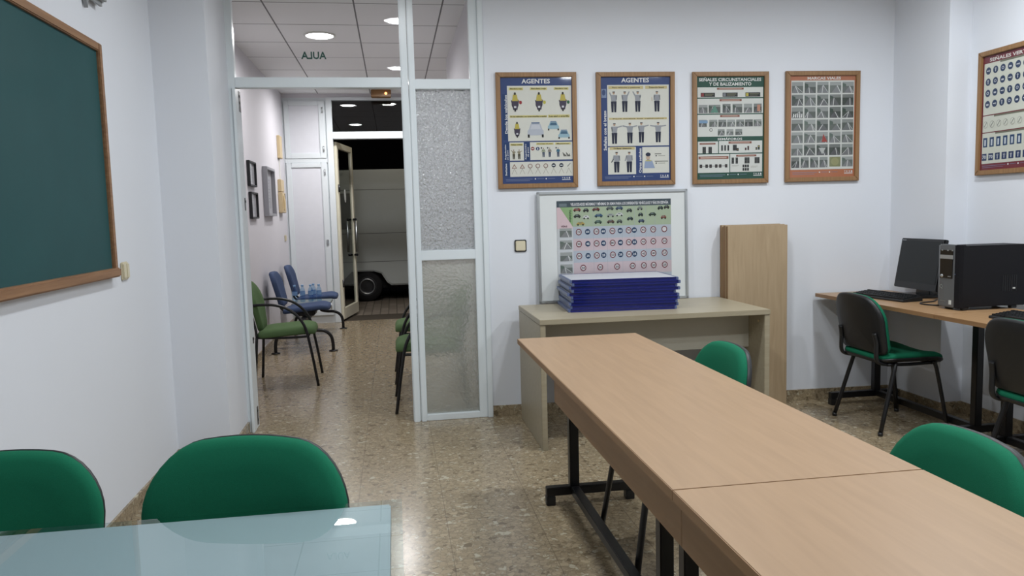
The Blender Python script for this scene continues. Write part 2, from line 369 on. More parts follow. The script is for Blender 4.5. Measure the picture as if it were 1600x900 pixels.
class Canvas:
    """flat print: pixel-like units x0..x1 / y0..y1 (y down) mapped on width x height metres, in local XZ, facing -Y"""
    def __init__(s, x0, y0, x1, y1, W, Hh): s.b = (x0, y0, x1, y1); s.W = W; s.H = Hh; s.mb = MB(); s.mb_depth = .0004
    def P(s, x, y, l):
        x0, y0, x1, y1 = s.b; return ((x - x0) / (x1 - x0) * s.W - s.W / 2, -l * .00035, s.H / 2 - (y - y0) / (y1 - y0) * s.H)
    def poly(s, pts, c, l=2): s.mb.add([s.P(x, y, l) for x, y in pts], [tuple(range(len(pts)))], ink(c)); return s
    def rect(s, x0, y0, x1, y1, c, l=1): return s.poly([(x0, y0), (x1, y0), (x1, y1), (x0, y1)], c, l)
    def ell(s, cx, cy, rx, ry, c, l=2, n=20): return s.poly([(cx + rx * math.cos(2 * PI * k / n), cy + ry * math.sin(2 * PI * k / n)) for k in range(n)], c, l)
    def ring(s, cx, cy, r, c, inner=(235, 235, 230), w=.22, l=2, ry=None):
        ry = ry or r; s.ell(cx, cy, r, ry, c, l); return s.ell(cx, cy, r * (1 - w), ry * (1 - w), inner, l + 1)
    def line(s, x0, y0, x1, y1, w_, c, l=3):
        d = math.hypot(x1 - x0, y1 - y0) or 1; nx, ny = -(y1 - y0) / d * w_ / 2, (x1 - x0) / d * w_ / 2
        return s.poly([(x0 + nx, y0 + ny), (x1 + nx, y1 + ny), (x1 - nx, y1 - ny), (x0 - nx, y0 - ny)], c, l)
    def text(s, t, x0, y0, x1, y1, c, l=4, rot=0):
        vs, fs = text_mesh(t)
        if rot: P = [s.P(x0 + v * (x1 - x0) if rot < 0 else x1 - v * (x1 - x0), (y0 + u * (y1 - y0)) if rot < 0 else y1 - u * (y1 - y0), l) for u, v in vs]
        else: P = [s.P(x0 + u * (x1 - x0), y1 - v * (y1 - y0), l) for u, v in vs]
        s.mb.add(P, fs, ink(c)); return s
    def person(s, x, y, h, top=(150, 155, 160), leg=(38, 44, 66), arms=None, cap=(40, 44, 60)):
        w_ = h * .16
        s.ell(x, y + h * .07, h * .055, h * .065, (196, 160, 132), 3, 10); s.rect(x - h * .06, y, x + h * .06, y + h * .04, cap, 4)
        s.poly([(x - w_, y + h * .16), (x + w_, y + h * .16), (x + w_ * .7, y + h * .48), (x - w_ * .7, y + h * .48)], top, 3)
        for d in (-1, 1): s.poly([(x, y + h * .47), (x + d * w_ * .85, y + h * .47), (x + d * w_ * .7, y + h), (x + d * w_ * .12, y + h)], leg, 3)
        for (dx, dy), sx in zip(arms or ((-.2, .45), (.2, .45)), (-1, 1)):
            s.line(x + sx * w_ * .8, y + h * .2, x + dx * h, y + dy * h, h * .06, top, 3)
        return s
    def photo(s, x0, y0, x1, y1, k=0, l=2):
        q = random.Random(k * 31 + 5); g = q.randint(120, 165); W, Hh = x1 - x0, y1 - y0
        s.rect(x0, y0, x1, y1, (g, g + 6, g + 2), l)
        hz = y0 + Hh * q.uniform(.25, .45); s.rect(x0, hz, x1, y1, (g - 52, g - 44, g - 50), l + 1)
        vx = x0 + W * q.uniform(.3, .7)
        s.poly([(vx - W * .04, hz), (vx + W * .04, hz), (min(x1, vx + W * .5), y1), (max(x0, vx - W * .5), y1)], (g - 28, g - 26, g - 24), l + 2)
        s.line(vx, hz + Hh * .05, min(x1, max(x0, vx + W * q.uniform(-.35, .35))), y1, W * .05, (228, 230, 226), l + 3)
        if q.random() < .6: s.line(vx, hz, x0 + W * q.choice((.04, .96)), y1 - Hh * .05, W * .035, (214, 218, 214), l + 3)
        if q.random() < .5: s.poly([(x0, y0 + Hh * .1), (x0 + W * .3, y0 + Hh * .2), (x0 + W * .34, hz + Hh * .05), (x0, hz + Hh * .1)], (g - 66, g - 48, g - 60), l + 2)
        return s
def framed(name, label, cv, loc, rz, W, Hh, fw_=.03, mframe=None, depth=.022, group=None, cat='poster', tilt=0.):
    """frame + print. origin at centre of the back plane, facing local -Y"""
    t = thing(name, label, cat, loc, rz, group); t.rotation_euler = (tilt, 0, rz)
    f = MB(); mf = mframe or M_frame; w2, h2 = W / 2, Hh / 2
    def mitre(a, b, c, d):   # four corners in xz, extruded
        f.prism([a, b, c, d], -depth, 0, mf, 'xz', bev=.003)
    i = fw_
    mitre((-w2, h2), (w2, h2), (w2 - i, h2 - i), (-w2 + i, h2 - i)); mitre((-w2, -h2), (w2, -h2), (w2 - i, -h2 + i), (-w2 + i, -h2 + i))
    mitre((-w2, -h2), (-w2, h2), (-w2 + i, h2 - i), (-w2 + i, -h2 + i)); mitre((w2, -h2), (w2, h2), (w2 - i, h2 - i), (w2 - i, -h2 + i))
    f.build('frame', t)
    bk = MB().box((-w2 + i * .6, -.006, -h2 + i * .6), (w2 - i * .6, -.001, h2 - i * .6), M_paper).build('backing', t)
    if cv:
        o = cv.mb.build('print', t); o.location = (0, -.0085, 0)
    return t

WHITE = (226, 226, 214); NAVY = (48, 70, 132); YEL = (222, 208, 120); INKD = (60, 62, 50)
def footer(c, x0, y0, x1, y1, lc=(214, 220, 226)):
    h = y1 - y0
    c.rect(x0 + 12, y0 + h * .28, x0 + (x1 - x0) * .42, y0 + h * .36, tuple((a + b) // 2 for a, b in zip(lc, NAVY)), 2)
    c.rect(x0 + 14, y0 + h * .56, x0 + (x1 - x0) * .38, y0 + h * .63, tuple((a + b) // 2 for a, b in zip(lc, NAVY)), 2)
    for k in (.46, .62): c.ell(x0 + (x1 - x0) * k, y0 + h * .3, 5, 5, (236, 236, 236), 2, 8)
    for k in (.49, .65): c.rect(x0 + (x1 - x0) * k, y0 + h * .25, x0 + (x1 - x0) * (k + .1), y0 + h * .32, tuple((a + b) // 2 for a, b in zip(lc, NAVY)), 2)
    X0 = x0 + (x1 - x0) * .855
    for i, ch in enumerate('TRSI'): c.text(ch, X0 + i * 16, y0 + h * .08, X0 + i * 16 + 9, y0 + h * .38, (232, 234, 234), 3)
    c.rect(X0, y0 + h * .48, X0 + 60, y0 + h * .6, (232, 234, 234), 2)
IW, IH = .53 - .058, .74 - .059
# poster 1
c = Canvas(68, 86, 572, 826, IW, IH); c.rect(68, 86, 572, 826, NAVY, 0)
c.text('AGENTES', 218, 96, 418, 128, (236, 236, 236))
c.rect(116, 143, 566, 528, WHITE); c.rect(124, 536, 224, 664, WHITE); c.rect(268, 536, 568, 662, WHITE); c.rect(124, 674, 570, 778, WHITE)
c.rect(82, 200, 112, 520, (30, 62, 118)); c.rect(228, 536, 264, 664, (30, 62, 118)); c.rect(84, 536, 118, 664, (30, 62, 118)); c.rect(84, 672, 118, 778, (30, 62, 118))
c.text('Desde los vehículos', 96, 206, 114, 474, (236, 236, 236), rot=1)
c.text('Regulación', 90, 552, 102, 656, (228, 230, 236), rot=1); c.text('de paso', 106, 590, 116, 660, (228, 230, 236), rot=1)
c.text('Regulación', 232, 548, 244, 656, (228, 230, 236), rot=1); c.text('de paso', 248, 570, 260, 640, (228, 230, 236), rot=1)
c.text('Señales', 90, 684, 102, 770, (228, 230, 236), rot=1)
for x0, x1 in ((128, 228), (276, 396), (444, 548)): c.rect(x0, 155, x1, 174, YEL, 2); c.text('Bandera roja', x0 + 10, 159, x1 - 8, 170, INKD)
c.rect(130, 348, 392, 364, YEL, 2); c.text('En los vehículos con luces amarillas o azules', 136, 351, 388, 361, INKD); c.rect(400, 346, 552, 366, YEL, 2); c.text('Luz azul o amarilla', 408, 350, 546, 362, INKD)
def moto(x, y, k, fl=None):
    c.ell(x, y + 78 * k, 26 * k, 34 * k, (52, 48, 66), 3); c.poly([(x - 30 * k, y + 50 * k), (x + 30 * k, y + 50 * k), (x + 16 * k, y + 120 * k), (x - 14 * k, y + 120 * k)], (70, 62, 84), 4)
    c.poly([(x - 14 * k, y + 8 * k), (x + 14 * k, y + 8 * k), (x + 22 * k, y + 56 * k), (x - 22 * k, y + 56 * k)], (206, 186, 70), 5); c.ell(x, y + 2 * k, 8 * k, 11 * k, (60, 56, 40), 5)
    c.rect(x - 8 * k, y + 92 * k, x + 8 * k, y + 106 * k, (220, 222, 226), 6); c.rect(x - 6 * k, y + 112 * k, x + 6 * k, y + 132 * k, (30, 30, 36), 5)
    if fl: c.line(x + 20 * k, y + 44 * k, x + 40 * k, y + 66 * k, 5, (170, 140, 110), 5); c.ell(x + 40 * k, y + 66 * k, 10, 12, fl, 6)
moto(170, 196, .95, (176, 40, 46)); moto(338, 196, .95, (206, 196, 60)); moto(506, 196, .95, (40, 110, 70)); moto(180, 400, .78)
def car(x, y, w_, h, body, glass):
    c.poly([(x - w_ * .3, y), (x + w_ * .3, y), (x + w_ * .42, y + h * .42), (x + w_ * .5, y + h * .5), (x + w_ * .5, y + h * .84), (x - w_ * .5, y + h * .84), (x - w_ * .5, y + h * .5), (x - w_ * .42, y + h * .42)], body, 3)
    c.poly([(x - w_ * .25, y + h * .08), (x + w_ * .25, y + h * .08), (x + w_ * .33, y + h * .4), (x - w_ * .33, y + h * .4)], glass, 4)
    for d in (-1, 1): c.rect(x + d * w_ * .44 - w_ * .06, y + h * .78, x + d * w_ * .44 + w_ * .06, y + h, (30, 32, 36), 4)
    c.rect(x - w_ * .26, y - h * .1, x + w_ * .26, y - h * .02, (60, 96, 150), 4)
car(310, 408, 112, 96, (188, 194, 208), (206, 210, 220)); car(436, 396, 78, 60, (150, 190, 206), (70, 110, 140)); car(510, 458, 80, 58, (150, 190, 206), (70, 110, 140))
c.rect(130, 544, 218, 560, YEL, 2); c.text('Señales verbales', 136, 548, 214, 557, INKD)
c.person(152, 588, 66, (150, 140, 110), (72, 64, 46), ((-.28, .05), (.2, .3))); c.person(190, 588, 66, (150, 140, 110), (72, 64, 46), ((-.2, .3), (.32, .14)))
c.rect(312, 542, 434, 556, YEL, 2); c.text('Prioridad de paso', 320, 545, 428, 554, INKD); c.rect(446, 542, 556, 556, YEL, 2); c.text('Mantener', 456, 545, 548, 554, INKD)
c.ell(286, 582, 13, 13, (160, 52, 52), 3); c.rect(278, 579, 294, 585, (230, 220, 216), 4); c.ell(322, 583, 13, 13, (34, 56, 110), 3); c.rect(319, 576, 325, 592, (230, 230, 236), 4)
for x, tp in ((362, (160, 170, 140)), (406, (150, 140, 130)), (466, (60, 120, 150))): c.person(x, 578, 64, tp, (70, 84, 110)); c.ell(x - 14, 578, 5, 6, (60, 66, 76), 4)
for i in range(6): c.line(500 + i * 8, 612 + (i % 3) * 8, 508 + i * 8, 640, 5, (84, 84, 76), 3)
c.poly([(540, 640), (552, 640), (546, 616)], (110, 110, 104), 3)
for i, x in enumerate((154, 210, 266, 320, 376, 432, 487, 540)):
    for d in (-1, 1): c.line(x, 722, x + d * 18, 760, 3, (176, 170, 156), 2)
    if i < 2: c.poly([(x - 18, 720), (x + 18, 720), (x, 688)], (146, 84, 70), 3); c.poly([(x - 11, 716), (x + 11, 716), (x, 697)], (224, 220, 206), 4)
    elif i < 5: c.ring(x, 704, 16, (130, 70, 66) if i else 0, (224, 220, 206), .26, 3)
    elif i < 7: c.ell(x, 702, 15, 15, (34, 44, 66), 3); c.rect(x - 9, 699, x + 9, 705, (226, 228, 230), 4)
    else: c.line(x - 10, 712, x + 12, 688, 6, (150, 150, 146), 3)
footer(c, 80, 784, 560, 822)
framed('framed_poster', 'wood-framed blue AGENTES poster with motorcycles and cars, leftmost on the back wall', c, (.952, wy(.952) - .001, 1.892), -.042, .53, .745, group='framed road posters')
# poster 2
c = Canvas(80, 88, 558, 812, IW, IH); c.rect(80, 88, 558, 812, NAVY, 0)
c.text('AGENTES', 222, 96, 412, 128, (236, 236, 236))
c.rect(126, 144, 548, 566, WHITE); c.rect(126, 574, 318, 764, WHITE); c.rect(362, 576, 548, 758, WHITE)
c.text('Señales con el brazo', 98, 320, 118, 596, (236, 236, 236), rot=1); c.text('Otras señales', 338, 584, 356, 756, (236, 236, 236), rot=1)
c.rect(86, 170, 120, 232, (120, 140, 180), 2); c.ell(102, 196, 12, 20, (60, 80, 130), 3)
for a in ((134, 152, 372, 172, 'Para vehículos y peatones'), (386, 152, 536, 172, 'Detención lateral'), (136, 370, 534, 384, 'Para todos los vehículos'), (138, 572, 310, 592, 'Ordenar detención')):
    c.rect(*a[:4], (214, 196, 130), 2); c.text(a[4], a[0] + 26, a[1] + 5, a[2] - 22, a[3] - 4, INKD)
for x, y, h, ar in ((170, 190, 142, ((-.2, .04), (.12, .4))), (245, 190, 140, ((-.1, .4), (.22, .0))), (334, 190, 140, ((-.24, .0), (.12, .3))), (466, 190, 140, ((-.14, .42), (.14, .42))),
                    (172, 408, 142, ((-.1, .4), (.36, .14))), (278, 406, 142, ((-.36, .14), (.36, .14))), (357, 404, 140, ((-.1, .4), (.36, .14))), (473, 404, 140, ((-.4, .16), (.4, .16))),
                    (185, 608, 142, ((-.2, .46), (.14, .42))), (272, 608, 142, ((-.2, .44), (.14, .42)))): c.person(x, y, h, (158, 162, 168), (36, 42, 66), ar)
c.line(148, 680, 164, 656, 6, (70, 72, 80), 4); c.line(430, 230, 433, 258, 2, (200, 130, 60), 4)
c.ell(402, 628, 17, 14, (44, 52, 76), 4); c.ell(402, 650, 14, 18, (206, 176, 150), 3); c.poly([(374, 724), (380, 676), (402, 662), (430, 672), (448, 724)], (150, 168, 202), 3); c.rect(384, 668, 424, 676, (206, 196, 110), 4)
for y in (622, 674): c.rect(448, y, 494 if y == 622 else 540, y + 6, (120, 120, 112), 2); c.ell(458, y + 16, 5, 5, (40, 44, 60), 3, 8); c.rect(472, y + 14, 520, y + 19, (170, 170, 160), 2)
footer(c, 90, 770, 552, 806)
framed('framed_poster', 'wood-framed blue AGENTES poster of officers giving arm signals, second from left', c, (1.613, wy(1.613) - .001, 1.893), -.042, .53, .74, group='framed road posters')
# poster 3
GRN = (28, 84, 66); TER = (150, 84, 66)
c = Canvas(82, 82, 560, 815, IW, IH); c.rect(82, 82, 560, 815, GRN, 0); W3 = (222, 224, 218)
c.text('SEÑALES CIRCUNSTANCIALES', 100, 88, 538, 116, (232, 234, 230)); c.text('Y DE BALIZAMIENTO', 170, 124, 468, 148, (232, 234, 230))
for a in ((90, 158, 552, 230), (90, 238, 552, 344), (90, 352, 550, 508), (92, 542, 234, 626), (240, 540, 548, 626), (92, 634, 314, 766), (320, 634, 548, 764)): c.rect(*a, W3)
c.text('SEMÁFOROS', 230, 514, 404, 534, (232, 234, 230))
for a in ((226, 162, 414, 176), (244, 242, 400, 258), (248, 354, 386, 370), (104, 552, 216, 564), (308, 544, 472, 560), (96, 648, 308, 668), (362, 640, 506, 654)):
    c.rect(*a, TER, 2); c.rect(a[0] + 14, a[1] + 5, a[2] - 14, a[3] - 5, (206, 170, 150), 3)
for x0, x1, cc in ((112, 212, (150, 50, 50)), (266, 372, (120, 124, 130)), (426, 532, (206, 190, 60))): c.rect(x0, 196, x1, 226, (38, 40, 40), 2); c.rect(x0 + 4, 200, x0 + 22, 222, cc, 3); c.rect(x0 + 30, 204, x1 - 10, 209, (120, 120, 90), 3); c.rect(x0 + 30, 214, x1 - 20, 218, (120, 120, 90), 3)
for k, (x0, x1) in enumerate(((98, 160), (168, 250), (266, 322), (336, 404), (416, 474), (486, 542))): c.photo(x0, 282 + (-6 if k > 1 else 0), x1, 340, k)
c.poly([(180, 338), (206, 288), (214, 288), (236, 338)], (90, 150, 130), 6); c.rect(510, 284, 532, 330, (206, 140, 110), 6)
for k, x in enumerate((98, 172, 236, 298, 362, 424, 486)): c.photo(x, 388, x + 56, 438, k + 10)
c.rect(98, 392, 160, 412, (120, 160, 200), 6)
c.ring(184, 460, 12, (50, 52, 54), W3, .3, 2)
for k, x in enumerate((232, 294, 356)): c.photo(x, 456, x + 48, 500, k + 20)
def light(x, y, w_, h, cs=((70, 74, 70),) * 3):
    c.rect(x, y, x + w_, y + h, (30, 34, 34), 2)
    for i, q in enumerate(cs): c.ell(x + w_ / 2, y + h * (i + .5) / len(cs), w_ * .28, h * .13, q, 3, 10)
light(124, 580, 24, 46); light(166, 580, 24, 46)
for x in (256, 278, 300): light(x, 570, 12, 40)
light(338, 568, 14, 42); light(352, 568, 14, 42); light(364, 592, 16, 20, ((160, 120, 60),)); light(424, 590, 12, 18, ((170, 40, 50),)); light(442, 578, 12, 30, ((120, 30, 40),) * 2); light(500, 588, 12, 18, ((206, 190, 120),)); light(516, 574, 14, 32, ((206, 190, 90), (70, 100, 90)))
for x in (104, 144, 172, 212, 240, 282): light(x, 706, 18, 24, ((110, 80, 80),))
c.rect(100, 716, 300, 719, (70, 72, 72), 2)
for x in (330, 358, 422, 440, 494, 512): light(x, 660, 17, 44)
for x in (408, 424, 440):
    for y in (712, 736): light(x, y, 13, 20, ((60, 64, 60),))
for x, y in ((332, 714), (466, 722)): c.rect(x, y, x + 50, y + 4, (190, 190, 182), 2); c.rect(x, y + 8, x + 40, y + 11, (190, 190, 182), 2)
footer(c, 92, 770, 552, 808, (190, 214, 206))
framed('framed_poster', 'wood-framed green poster titled SEÑALES CIRCUNSTANCIALES Y DE BALIZAMIENTO, between two other posters', c, (2.264, wy(2.264) - .001, 1.891), -.042, .53, .74, group='framed road posters')
# poster 4
c = Canvas(85, 78, 545, 800, IW, IH); c.rect(85, 78, 545, 800, (196, 112, 72), 0)
c.text('MARCAS VIALES', 208, 86, 440, 106, (234, 230, 222)); c.rect(97, 112, 537, 744, (220, 222, 216))
for r_ in range(6):
    for k in range(5): c.photo(101 + k * 88, 122 + r_ * 88.5, 101 + k * 88 + 78, 122 + r_ * 88.5 + 78, 40 + r_ * 5 + k)
for i in range(5): c.poly([(108 + i * 14, 372), (116 + i * 14, 372), (118 + i * 14, 346), (112 + i * 14, 346)], (228, 230, 226), 6)
c.poly([(312, 548), (352, 548), (322, 490)], (176, 60, 50), 6); c.poly([(290, 590), (340, 590), (316, 636)], (190, 194, 190), 6)
for k in range(4): c.photo(101 + k * 66, 655, 101 + k * 66 + 56, 730, 80 + k)
c.rect(368, 655, 446, 726, (140, 142, 96), 2); c.ell(407, 690, 28, 28, (160, 160, 108), 3); c.photo(456, 655, 532, 726, 90)
footer(c, 97, 752, 537, 794, (230, 200, 180))
framed('framed_poster', 'wood-framed orange MARCAS VIALES poster with a grid of road photos', c, (2.914, wy(2.914) - .001, 1.892), -.042, .53, .74, group='framed road posters')
# poster 5 (right wall): 'SEÑALES VERTICALES'
c = Canvas(0, 0, 460, 700, IW, IH); RED = (128, 44, 56); c.rect(0, 0, 460, 700, RED, 0)
c.text('SEÑALES VERTICALES', 52, 12, 440, 38, (232, 226, 220)); W5 = (216, 218, 202)
c.rect(12, 46, 460, 360, W5); c.rect(12, 366, 460, 466, W5); c.rect(12, 472, 460, 660, W5)
for a in ((130, 44, 400, 56), (96, 366, 400, 376), (110, 472, 400, 482)): c.rect(*a, (120, 120, 100), 2)
for r_ in range(4):
    for k in range(8):
        x, y = 44 + k * 54, 92 + r_ * 68
        c.ell(x, y, 19, 22, (46, 66, 104), 3)
        if (r_ + k) % 4 == 0: c.line(x - 11, y, x + 11, y, 5, (216, 220, 226), 4); c.poly([(x + 5, y - 8), (x + 14, y), (x + 5, y + 8)], (216, 220, 226), 4)
        elif (r_ + k) % 4 == 1: c.line(x, y - 12, x, y + 12, 5, (216, 220, 226), 4); c.poly([(x - 8, y - 5), (x, y - 15), (x + 8, y - 5)], (216, 220, 226), 4)
        elif (r_ + k) % 4 == 2: c.ring(x, y, 9, (200, 206, 216), (46, 66, 104), .4, 4)
        else: c.rect(x - 9, y - 3, x + 9, y + 7, (206, 210, 216), 4)
for k in range(8):
    x = 34 + k * 50; c.ring(x, 420, 18, (176, 176, 164), W5, .16, 3, 21); c.line(x - 9, 432, x + 10, 406, 4, (120, 122, 118), 5)
for k in range(8):
    x = 20 + k * 50; c.rect(x, 500, x + 32, 558, (40, 72, 118), 3); c.rect(x + 10, 512, x + 22, 550, (206, 214, 222), 4)
    c.rect(x - 6, 598, x + 30, 640, (40, 60, 108), 3)
    if k < 2: c.text('70', x - 2, 608, x + 26, 630, (220, 224, 230), 4)
    else: c.line(x + 12, 604, x + 12, 634, 5, (220, 224, 230), 4); c.poly([(x + 4, 614), (x + 12, 602), (x + 20, 614)], (220, 224, 230), 4)
footer(c, 4, 662, 456, 698, (214, 170, 176))
framed('framed_poster', 'wood-framed dark red poster of blue road signs on the right-hand wall', c, (3.584, 4.278 - .265, 1.885), -PI / 2, .53, .74, group='framed road posters')

# ---- leaning white display board with the speed chart
BW, BH = 1.02, .735
c = Canvas(866, 317, 1048, 470, .775, .64)
c.rect(866, 317, 1048, 470, (206, 210, 214), 0); c.rect(866, 317, 1048, 327, (72, 86, 96), 1)
c.text('VELOCIDADES MÁXIMAS Y MÍNIMAS EN KM/H PARA LOS DIFERENTES VEHÍCULOS Y VÍAS EN ESPAÑA', 888, 319.5, 1044, 325, (232, 234, 236)); c.rect(870, 321, 882, 326, (112, 128, 134), 2)
c.rect(891, 327, 1048, 358, (172, 192, 158), 1); c.rect(866, 327, 891, 361, (226, 196, 202), 1); c.poly([(871, 327), (891, 327), (891, 358)], (146, 186, 122), 2)
c.text('VÍAS', 872, 355, 882, 358.5, (90, 40, 60)); c.text('Vehículos', 885.5, 331, 889, 350, (60, 90, 60), rot=-1)
cols = [891, 923, 945, 969, 989, 1007, 1022, 1048]
for r_, (cc, y) in enumerate((((184, 194, 206), 358), ((212, 190, 196), 377), ((184, 194, 206), 396), ((212, 190, 196), 415), ((184, 194, 206), 434))):
    c.rect(891, y, 1048, y + 19, cc, 1); c.photo(870, y + 2, 889, y + 16, 60 + r_)
    tx = [('120', '60', '100', '60', '90', '60', '70', '60', '45', '70', ''), ('90', '45', '90', '45', '80', '40', '70', '35', '45', '40', '25'), ('50', '25', '50', '25', '50', '25', '50', '25', '45', '40', '25'), ('20', '', '20', '', '20', '', '20', '', '20', '20', '20'), ('20', '', '20', '', '20', '', '20', '', '20', '20', '20')][r_]
    xs = (900, 914, 928, 939, 953.5, 966, 979.5, 988.5, 1003, 1019, 1037) if r_ < 3 else (906, 0, 933, 0, 960, 0, 985, 0, 1003, 1019, 1037)
    for k, (t_, x) in enumerate(zip(tx, xs)):
        if not x: continue
        blue = k in (1, 3, 5, 7) and r_ < 3; yy = y + 8.5 - (x - 900) * .008
        if blue: c.ell(x, yy, 4.1, 4.5, (30, 64, 104), 3)
        else: c.ring(x, yy, 4.7, (128, 44, 52), (222, 218, 220), .28, 3, 5.1)
        if t_: c.text(t_, x - 2.5, yy - 1.8, x + 2.5, yy + 1.8, (232, 236, 240) if blue else (50, 40, 50), 5)
for x in cols[1:-1]: c.rect(x, 327, x + .4, 453, (170, 178, 186), 2)
def veh(x, y, w_, h, col):
    c.poly([(x - w_ / 2, y + h * .1), (x - w_ * .25, y - h * .35), (x + w_ * .25, y - h * .4), (x + w_ / 2, y), (x + w_ / 2, y + h * .3), (x - w_ / 2, y + h * .3)], col, 3)
    for d in (-.3, .3): c.ell(x + w_ * d, y + h * .32, h * .2, h * .22, (34, 36, 38), 4, 10)
    c.rect(x - w_ * .2, y - h * .25, x + w_ * .15, y - h * .05, (120, 134, 140), 4)
for x, y, w_, col in ((898, 331, 12, (150, 60, 50)), (912, 332, 9, (50, 56, 50)), (898, 341, 11, (56, 66, 56)), (912, 343, 10, (220, 222, 220)), (903, 353, 13, (190, 160, 70)), (928, 331, 12, (120, 48, 44)), (932, 341, 13, (50, 90, 130)), (931, 351, 12, (70, 100, 84)),
                      (950, 330, 12, (84, 96, 90)), (965, 330, 12, (60, 84, 120)), (951, 341, 12, (160, 168, 160)), (965, 340, 12, (206, 210, 206)), (951, 351, 12, (100, 70, 60)), (965, 351, 9, (80, 90, 80)), (981, 334, 9, (48, 60, 52)), (982, 347, 10, (40, 60, 60)),
                      (998, 331, 9, (130, 140, 130)), (999, 341, 8, (40, 56, 50)), (1000, 351, 10, (50, 70, 110)), (1018, 341, 12, (50, 70, 56)), (1031, 331, 9, (44, 60, 50)), (1041, 330, 9, (60, 60, 50)), (1036, 346, 9, (150, 80, 60))): veh(x, y, w_, 6.5, col)
cx = 1.445
t = thing('display_board', 'silver-framed white board with a speed limit chart, leaning on the wall', 'board', (cx, wy(cx) - .030, .757), -.042)
t.rotation_euler = (-.022, 0, -.042)
f = MB()
for a, b_ in (((-BW / 2, -.022, 0), (-BW / 2 + .018, 0, BH)), ((BW / 2 - .018, -.022, 0), (BW / 2, 0, BH)), ((-BW / 2, -.022, 0), (BW / 2, 0, .018)), ((-BW / 2, -.022, BH - .018), (BW / 2, 0, BH))): f.box(a, b_, M_chrome, .003)
f.build('frame', t)
B((-BW / 2 + .012, -.012, .012), (BW / 2 - .012, -.003, BH - .012), mat('white_board', (214, 217, 216), .3, var=.02)).build('board_panel', t)
o = c.mb.build('speed_chart', t); o.location = (0.008, -.0145, BH - .052 - .32 - .01)

# ------------------------------------------------------------------ lettering on the transom glass (read from the hall side, so mirrored here)
vs, fs = text_mesh('AULA')
x0, x1, z0, z1 = -.374, -.528, 2.35, 2.396
MB().add([(x0 + u * (x1 - x0), 5.026, z0 + v * (z1 - z0)) for u, v in vs], fs, mat('dark_green_vinyl', (20, 72, 62), .5)).build('lettering', part)

# ------------------------------------------------------------------ ceiling lamps
def lamp(x, y, watt, label, col, group):
    t = thing('ceiling_downlight', label, 'ceiling light', (x, y, ZC), 0, group)
    MB().lathe([(.115, -.001), (.133, -.001), (.135, -.008), (.12, -.014), (.115, -.006), (.115, -.001)], M_white, 32).build('trim_ring', t)
    MB().lathe([(0, -.004), (.116, -.004)], mat('lamp_diffuser', (255, 255, 255), .5, var=0, emit=((.95, .98, 1), 36)), 32).build('diffuser', t)
    l = bpy.data.lights.new('downlight_lamp', 'AREA'); l.shape = 'DISK'; l.size = .17; l.energy = watt; l.color = col; l.spread = math.radians(170)
    lo = bpy.data.objects.new('downlight_lamp', l); COL.objects.link(lo); lo.parent = t; lo.location = (0, 0, -.016)
for i, (x, y) in enumerate(HALL_LAMPS):
    lamp(x, y, HALL_W, ['bright round white downlight in the hall ceiling, above the word AULA',
                       'left one of the two round hall downlights near the street entrance', 'right one of the two round hall downlights near the street entrance'][i], (1, .97, .965), 'hall downlights')
for i, (x, y, k) in enumerate(ROOM_LAMPS):
    lamp(x, y, ROOM_W * k, 'round white downlight in the classroom ceiling, outside the view', (.90, .955, 1), 'classroom downlights')

# ------------------------------------------------------------------ chalkboard on the left wall (lies in the YZ plane, facing +X)
t = thing('chalkboard', 'large green chalkboard with wooden frame on the left wall', 'chalkboard', (XL, 2.6, 1.123))
BY0, BY1, BZ = -1.13, 1.05, 1.012       # local y extents, height
MB().box((.004, BY0 + .03, .03), (.016, BY1 - .03, BZ - .03), M_board).build('writing_surface', t)
f = MB()
f.box((.001, BY1 - .036, .0), (.03, BY1, BZ), M_boardwood, .004); f.box((.001, BY0, .0), (.03, BY0 + .036, BZ), M_boardwood, .004)
f.box((.001, BY0 + .036, BZ - .036), (.03, BY1 - .036, BZ), M_boardwood, .004)
f.build('frame', t)
MB().box((.001, BY0 - .0, -.004), (.042, BY1, .036), M_boardwood, .006).build('chalk_ledge', t)
# ------------------------------------------------------------------ switches
def switch(name, label, loc, rz, n=1, w_=.08, h=.08):
    t = thing(name, label, 'switch', loc, rz)
    MB().box((-w_ * n / 2, -.010, -h / 2), (w_ * n / 2, 0, h / 2), M_black if n == 1 else M_ivory, .006).build('surround', t)
    for k in range(n):
        x = (k - (n - 1) / 2) * w_
        MB().box((x - w_ * .41, -.016, -h * .41), (x + w_ * .41, -.008, h * .41), M_ivory, .005).build('rocker', t)
    return t
switch('light_switch', 'single square cream switch with dark edge on the wall left of the display board', (.825, wy(.825) - .0005, 1.143), -.042)
switch('double_switch', 'double cream switch at the lower corner of the chalkboard', (XL + .0005, 3.80, 1.135), PI / 2, 2, .042, .085)
t = thing('wall_fixture', 'small grey fixture high on the wall above the chalkboard corner', 'fixture', (XL, 3.63, 2.36))
MB().box((0, -.10, -.055), (.05, .08, .08), mat('grey_plastic', (150, 152, 154), .5), .02).build('housing', t)
MB().prism([(-.095, -.05), (-.065, -.05), (-.078, -.095)], .004, .02, MC['grey_plastic'], 'yz').build('tab', t)

